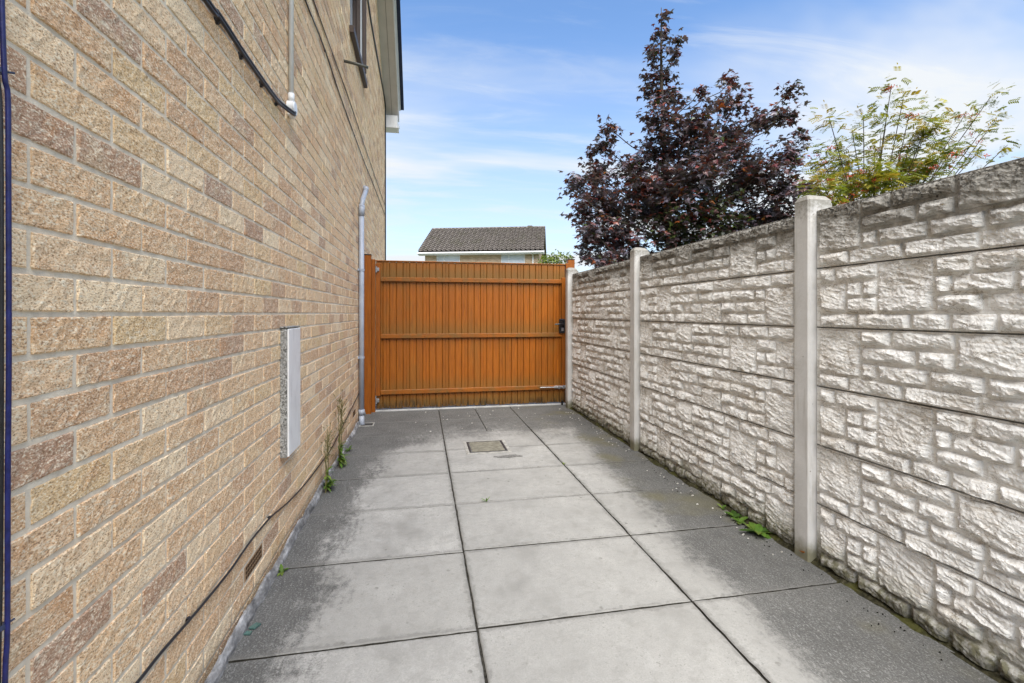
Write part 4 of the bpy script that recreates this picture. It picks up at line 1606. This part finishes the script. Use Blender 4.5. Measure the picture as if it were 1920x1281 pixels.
ROWAN = [(5.50, 4.70, 3.80), (5.42, 4.5, 3.54), (5.17, 4.74, 3.43), (4.52, 4.53, 3.27), (5.55, 4.54, 3.39), (5.19, 4.49, 3.31), (5.63, 4.37, 3.32), (6.25, 4.49, 3.45), (6.53, 4.44, 3.64), (6.97, 4.68, 3.51), (6.55, 4.53, 3.3), (7.13, 4.67, 3.22), (5.26, 4.96, 3.36), (5.18, 5.11, 3.21), (5.34, 4.75, 3.1), (5.21, 4.26, 2.93), (6.23, 4.77, 3.2), (6.54, 4.82, 3.13), (6.74, 4.72, 3.11), (4.69, 4.77, 2.88), (5.06, 4.85, 2.92), (4.85, 4.38, 2.68), (5.75, 4.84, 2.96), (5.74, 4.58, 2.88), (5.68, 4.29, 2.85), (4.24, 4.35, 2.55), (5.12, 4.98, 2.73), (5.51, 5.04, 2.73), (4.9, 4.24, 2.59), (5.85, 4.79, 2.82), (5.69, 4.42, 2.77), (4.39, 4.4, 2.4), (4.75, 4.48, 2.46), (4.79, 4.96, 3.07), (5.6, 4.91, 3.3), (5.23, 4.14, 3.03), (5.04, 4.75, 2.73), (4.75, 4.23, 2.55), (5.7, 4.73, 2.76), (4.58, 4.55, 2.53)]

MLEAF = [(0, 0), (.10, .06), (.42, -.06), (.34, .14), (.58, .34), (.33, .36), (.30, .52), (.14, .46), (.12, .74), (0, 1.0)]
MLEAF = MLEAF + [(-x, y) for x, y in reversed(MLEAF[1:-1])]


def maple_leaf(mb, p, d, nrm, size, col):
    d = d.normalized()
    n = nrm - d * nrm.dot(d)
    n = n.normalized() if n.length > 1e-4 else d.orthogonal().normalized()
    s = d.cross(n)
    v = [p + d * (size * .34) + n * 0]
    for (x, y) in MLEAF:
        v.append(p + s * (x * size) + d * (y * size) - n * (size * (.55 * x * x + .16 * y * y)))
    k = len(MLEAF)
    f = [(0, 1 + i, 1 + (i + 1) % k) for i in range(k)]
    mb.add(v, f, 0, col)


def limb(mb, a, b, ra, rb, rs, wob=.06, seg=7):
    a, b = Vector(a), Vector(b)
    L = (b - a).length
    pts = []
    for i in range(6):
        t = i / 5
        p = a.lerp(b, t)
        p.z -= L * .10 * math.sin(math.pi * t) * (1 if b.z - a.z < L * .8 else 0)
        if 0 < i < 5:
            p += Vector((rs.uniform(-1, 1), rs.uniform(-1, 1), rs.uniform(-1, 1))) * L * wob
        pts.append(p)
    mb.tube(spline(pts, 2), [ra + (rb - ra) * i / 10 for i in range(11)], seg)
    return pts


def maple():
    rs = random.Random(77)
    root = tag(empty('maple_tree', (3.75, 6.45, 0)), 'dark purple-leaved maple with a thin top spire rising behind the concrete fence', 'tree')
    inv = root.matrix_basis.inverted()
    tr, br, cr = MB(), MB(), MB()
    lead = spline([(3.75, 6.45, -.05), (3.72, 6.44, .8), (3.66, 6.46, 1.8), (3.60, 6.48, 2.8), (3.55, 6.50, 3.8), (3.50, 6.48, 4.7), (3.455, 6.40, 5.68)], 4)
    nl = len(lead)
    tr.tube(lead, [.085 * (1 - i / (nl - 1)) ** .9 + .005 for i in range(nl)], 9)
    dark = [(.115, .094, .122), (.10, .088, .118), (.135, .094, .110), (.095, .090, .104), (.165, .078, .078)]
    red = [(.15, .028, .024), (.11, .022, .026), (.19, .040, .022)]
    org = [(.34, .115, .018), (.30, .075, .015)]
    grn = [(.035, .052, .012), (.060, .085, .016), (.028, .036, .014)]
    for (cx, cy, cz, r) in MAPLE:
        c = Vector((cx, cy, cz))
        # attach to the leader below
        at = min(lead, key=lambda q: (q - c).length + (4 * max(0, q.z - (cz - .35 * math.hypot(cx - q.x, cy - q.y) - .1))))
        t = lead.index(at) / (nl - 1)
        ra = max(.006, .030 * (1 - t))
        if (c - at).length > .12:
            limb(br, at, c, ra, .006, rs, .05, 6)
        n = int((8 if r < .2 else 24) + 2200 * r * r * (1.0 if r > .3 else .8) + 130 * r)
        tw = []
        for k in range(max(4, int(n / 9))):
            v = Vector((rs.gauss(0, 1), rs.gauss(0, 1), rs.gauss(0, .75)))
            v = v.normalized() * r * (rs.random() ** .42) * rs.uniform(.90, 1.32)
            e = c + v
            base = c + v * rs.uniform(-.1, .4) - Vector((0, 0, r * .18))
            tw.append((base, e))
            br.tube([base, base.lerp(e, .5) + Vector((0, 0, -.02)), e], [.0045, .003, .0016], 5, cap=False)
        inner = cz < 2.75 and 3.1 < cx < 4.9
        for k in range(n):
            b, e = rs.choice(tw)
            p = b.lerp(e, rs.uniform(.25, 1.08)) + Vector((rs.gauss(0, .045), rs.gauss(0, .045), rs.gauss(0, .035)))
            out = (e - b)
            d = Vector((out.x, out.y, 0)).normalized() * .8 if out.length > 1e-4 else Vector((1, 0, 0))
            d = d + Vector((rs.uniform(-.9, .9), rs.uniform(-.9, .9), rs.uniform(-.75, .25)))
            nr = Vector((rs.gauss(0, .42), rs.gauss(0, .42), 1))
            u = rs.random()
            if inner and u < .5: col = rs.choice(grn)
            elif u < .76: col = rs.choice(dark)
            elif u < .955: col = rs.choice(red) if rs.random() < .55 else rs.choice(dark)
            elif u < .975: col = rs.choice(org)
            else: col = rs.choice(grn)
            kk = rs.uniform(.75, 1.3)
            maple_leaf(cr, p, d, nr, rs.uniform(.056, .100), tuple(q * kk for q in col))
    for mb, nm, mt in ((tr, 'trunk', 'bark'), (br, 'branches', 'bark')):
        o = mb.build(nm, MT[mt], root, nm == 'trunk'); keep(o)
    o = cr.build('crown', MT['maple'], root, fix=False); keep(o)
    o['kind'] = 'stuff'


maple()


def rowan():
    rs = random.Random(31)
    root = tag(empty('rowan_tree', (5.15, 4.65, 0)), 'sparse light green rowan with orange-red berries showing above the fence at right', 'tree')
    inv = root.matrix_basis.inverted()
    tr, cr, be = MB(), MB(), MB()
    base = Vector((5.15, 4.65, 0))
    tr.tube(spline([base + Vector((0, 0, -.05)), base + Vector((.02, 0, .8)), base + Vector((.05, .02, 1.7))], 3), [.06, .057, .053, .05, .047, .044, .04], 8)
    fork = base + Vector((.05, .02, 1.6))
    cols = [(.18, .225, .028), (.25, .275, .034), (.13, .165, .026), (.33, .295, .04), (.36, .27, .045)]
    stems = []
    for (x, y, z) in ROWAN:
        c = Vector((x, y, z))
        side = Vector((c.x - fork.x, c.y - fork.y, 0))
        mid = fork + side * .38 + Vector((0, 0, (c.z - fork.z) * .40))
        pts = spline([fork + Vector((rs.uniform(-.02, .02), rs.uniform(-.02, .02), 0)), mid + Vector((rs.gauss(0, .03), rs.gauss(0, .03), 0)), c, c + (c - mid).normalized() * .12], 4)
        tr.tube(pts, [.007 * (1 - i / 12) + .0018 for i in range(13)], 5, cap=False)
        stems.append(pts)
        dens = 1.9 if z < 3.05 else .75
        nleaf = int(rs.uniform(36, 54) * dens)
        for k in range(nleaf):
            p = pts[rs.randint(5, 12)] + Vector((max(-.13, min(.13, rs.gauss(0, .075))), max(-.13, min(.13, rs.gauss(0, .075))), max(-.11, min(.11, rs.gauss(0, .065)))))
            d = Vector((rs.uniform(-1, 1), rs.uniform(-1, 1), rs.uniform(-.25, .6))).normalized()
            L = rs.uniform(.07, .125)
            col0 = rs.choice(cols)
            up = Vector((rs.gauss(0, .35), rs.gauss(0, .35), 1))
            sd = d.cross(up).normalized()
            q = rs.uniform(.8, 1.25)
            cc = tuple(v * q for v in col0)
            m_ = 5
            for i in range(m_):
                t = .3 + .7 * i / (m_ - 1)
                bp = p + d * L * t - Vector((0, 0, .03 * t * t))
                for s_ in (-1, 1):
                    leaf(cr, bp, sd * s_ + d * .55 + Vector((0, 0, -.15)), L * .40, L * .15, up, cc, .006, 2, .15)
            leaf(cr, p + d * L, d, L * .34, L * .12, up, cc, .01, 2, .15)
        if rs.random() < (.95 if z < 3.15 else .35):
            for _ in range(rs.randint(2, 3)):
                bc = pts[rs.randint(8, 12)] + Vector((rs.gauss(0, .05), rs.gauss(0, .05), -.03))
                for _ in range(22):
                    b = bc + Vector((rs.gauss(0, .024), rs.gauss(0, .024), rs.gauss(0, .014)))
                    r = rs.uniform(.0055, .008)
                    be.add([b + Vector(v) * r for v in ((1, 0, 0), (-1, 0, 0), (0, 1, 0), (0, -1, 0), (0, 0, 1), (0, 0, -1))],
                           [(0, 2, 4), (2, 1, 4), (1, 3, 4), (3, 0, 4), (2, 0, 5), (1, 2, 5), (3, 1, 5), (0, 3, 5)])
    o = tr.build('trunk', MT['bark'], root); keep(o)
    o = cr.build('crown', MT['leaf'], root, fix=False); keep(o); o['kind'] = 'stuff'
    o = be.build('berries', MT['berry'], root); keep(o); o['kind'] = 'stuff'


rowan()


def far_bush():
    rs = random.Random(8)
    root = tag(empty('garden_bush', (6.15, 21.3, 0)), 'small light green bush showing over the gate beside the far house', 'bush')
    inv = root.matrix_basis.inverted()
    tr, cr = MB(), MB()
    tr.tube([(6.15, 21.3, -.05), (6.13, 21.3, 1.2), (6.15, 21.3, 2.6)], [.09, .07, .03], 7)
    for (cx, cz, r) in ((6.1, 3.2, .75), (5.55, 3.1, .55), (6.6, 3.2, .5), (6.2, 3.75, .40), (6.75, 3.75, .28), (5.75, 3.6, .4), (6.1, 2.2, .9)):
        tr.tube([(6.15, 21.3, 1.6), (cx, 21.3, cz)], [.03, .01], 5)
        for k in range(int(420 * r)):
            v = Vector((rs.gauss(0, 1), rs.gauss(0, 1), rs.gauss(0, 1))).normalized() * r * rs.random() ** .4
            p = Vector((cx, 21.3, cz)) + v
            c = rs.choice([(.14, .20, .03), (.20, .27, .05), (.10, .15, .025), (.25, .29, .06)])
            leaf(cr, p, Vector((rs.uniform(-1, 1), rs.uniform(-1, 1), rs.uniform(-.6, .8))), rs.uniform(.10, .17), .075, (rs.gauss(0, .5), rs.gauss(0, .5), 1), c, .02, 2)
    o = tr.build('trunk', MT['bark'], root); keep(o)
    o = cr.build('crown', MT['leaf'], root, fix=False); keep(o); o['kind'] = 'stuff'


far_bush()


# ================================================================ the house beyond the gate
def far_house():
    A, B = Vector((-.12, 31.6, 0)), Vector((7.57, 29.3, 0))
    Lh = (B - A).length
    ang = math.atan2((B - A).y, (B - A).x)
    root = tag(empty('far_house', A, ang), 'far brick house with a dark tiled roof and white windows seen over the gate', 'house')
    E, RD, RH = 5.20, 3.45, 7.28           # eave height, ridge depth, ridge height
    def part(mb, name, mat, parent=None):
        return mb.build(name, MT[mat], parent or root)
    w = MB()
    wl, wr, wd = .26, Lh - .22, .32
    wins = [(1.02, 2.62), (5.32, 6.90)]
    z0, z1 = 3.55, E - .16
    xs = [wl] + [q for p in wins for q in p] + [wr]
    for i in range(0, len(xs), 2):
        w.box(xs[i], xs[i + 1], wd, wd + .25, -.05, E - .02)
    for a, b in wins:
        w.box(a, b, wd, wd + .25, -.05, z0)
        w.box(a, b, wd, wd + .25, z1, E - .02)
    # gable ends
    for x in (wl, wr - .25):
        w.prism([(wd + .26, -.05), (2 * RD - wd, -.05), (2 * RD - wd, E - .02), (RD, RH - .15), (wd + .26, E - .02)], x, x + .25, 'x')
    part(w, 'wall', 'farbrick')
    for a, b in wins:
        f = MB()
        t = .07
        y0, y1 = wd + .05, wd + .12
        f.box(a, b, y0, y1, z1 - t, z1, .008).box(a, b, y0, y1, z0, z0 + t, .008)
        m_ = a + (b - a) * .33
        for x in (a, m_ - t * .5, b - t):
            f.box(x, x + t, y0 + .003, y1 + .003, z0 + t, z1 - t, .008)
        o = part(f, 'window', 'upvc')
        for p, q in ((a + t, m_ - t * .5), (m_ + t * .5, b - t)):
            part(MB().box(p, q, y0 + .03, y0 + .04, z0 + t, z1 - t), 'pane', 'glass', o)
            part(MB().box(p, q, wd + .16, wd + .18, z0 + t, z1 - t), 'curtain', 'white_paint', o)
    # roof: courses of rolled tiles
    ncol, nrow = 27, 15
    per = 6
    V, F = [], []
    sl = Vector((0, RD + .12, RH - E + .05))
    nrm = Vector((0, -(RH - E), RD)).normalized()
    start = Vector((0, -.12, E - .02))
    nu = ncol * per + 1
    for r in range(nrow):
        for e in (0, 1):
            for i in range(nu):
                x = -.10 + (Lh + .20) * i / (nu - 1)
                ph = (i % per) / per
                roll = .085 * max(0, math.sin(ph * 2 * math.pi)) + .012 * math.sin(ph * 2 * math.pi + 3)
                p = start + sl * ((r + e * .999) / nrow)
                p = p + nrm * (roll + (.095 if e == 0 else .012))
                V.append((x, p.y, p.z))
    for r in range(nrow):
        for i in range(nu - 1):
            a = r * 2 * nu + i
            F.append((a, a + 1, a + nu + 1, a + nu))
            if r < nrow - 1:
                b = (r * 2 + 1) * nu + i
                F.append((b, b + 1, b + nu + 1, b + nu))
    for i in range(nu - 1):   # drip edge
        pass
    o = MB().add(V, F).build('roof', MT['rooftile'], root, fix=False)
    o['kind'] = 'stuff'
    rb = MB()
    rb.prism([(-.10, E - .05), (RD, RH - .02), (2 * RD + .1, E - .05), (2 * RD + .1, E + .0), (RD, RH + .02), (-.10, E + .005)], -.09, Lh + .09, 'x')
    part(rb, 'roof_deck', 'rooftile')
    rg = MB()
    n = 18
    for i in range(n):
        a = -.1 + (Lh + .2) * i / n
        rg.tube([(a, RD, RH + .03), (a + (Lh + .2) / n - .015, RD, RH + .03)], .095, 8)
    part(rg, 'ridge_tiles', 'rooftile')
    part(MB().box(6.85, 7.2, RD - .1, RD + .2, RH + .05, RH + .17, .02), 'ridge_vent', 'rooftile')
    part(MB().box(-.10, Lh + .10, -.10, -.07, E - .20, E - .035, .004), 'fascia', 'upvc')
    part(MB().box(-.10, Lh + .10, -.069, wd - .002, E - .20, E - .185), 'soffit', 'upvc')
    part(MB().tube([(-.12, -.16, E - .09), (Lh + .12, -.16, E - .09)], .055, 8), 'gutter', 'upvc')
    part(MB().box(Lh + .10, Lh + .13, -.10, .02, E - .22, E + .02, .004), 'bargeboard', 'upvc')
    part(MB().tube([(7.42, -.14, E - .12), (7.42, wd - .06, E - .35), (7.42, wd - .05, 0)], .04, 8), 'downpipe', 'upvc')


far_house()
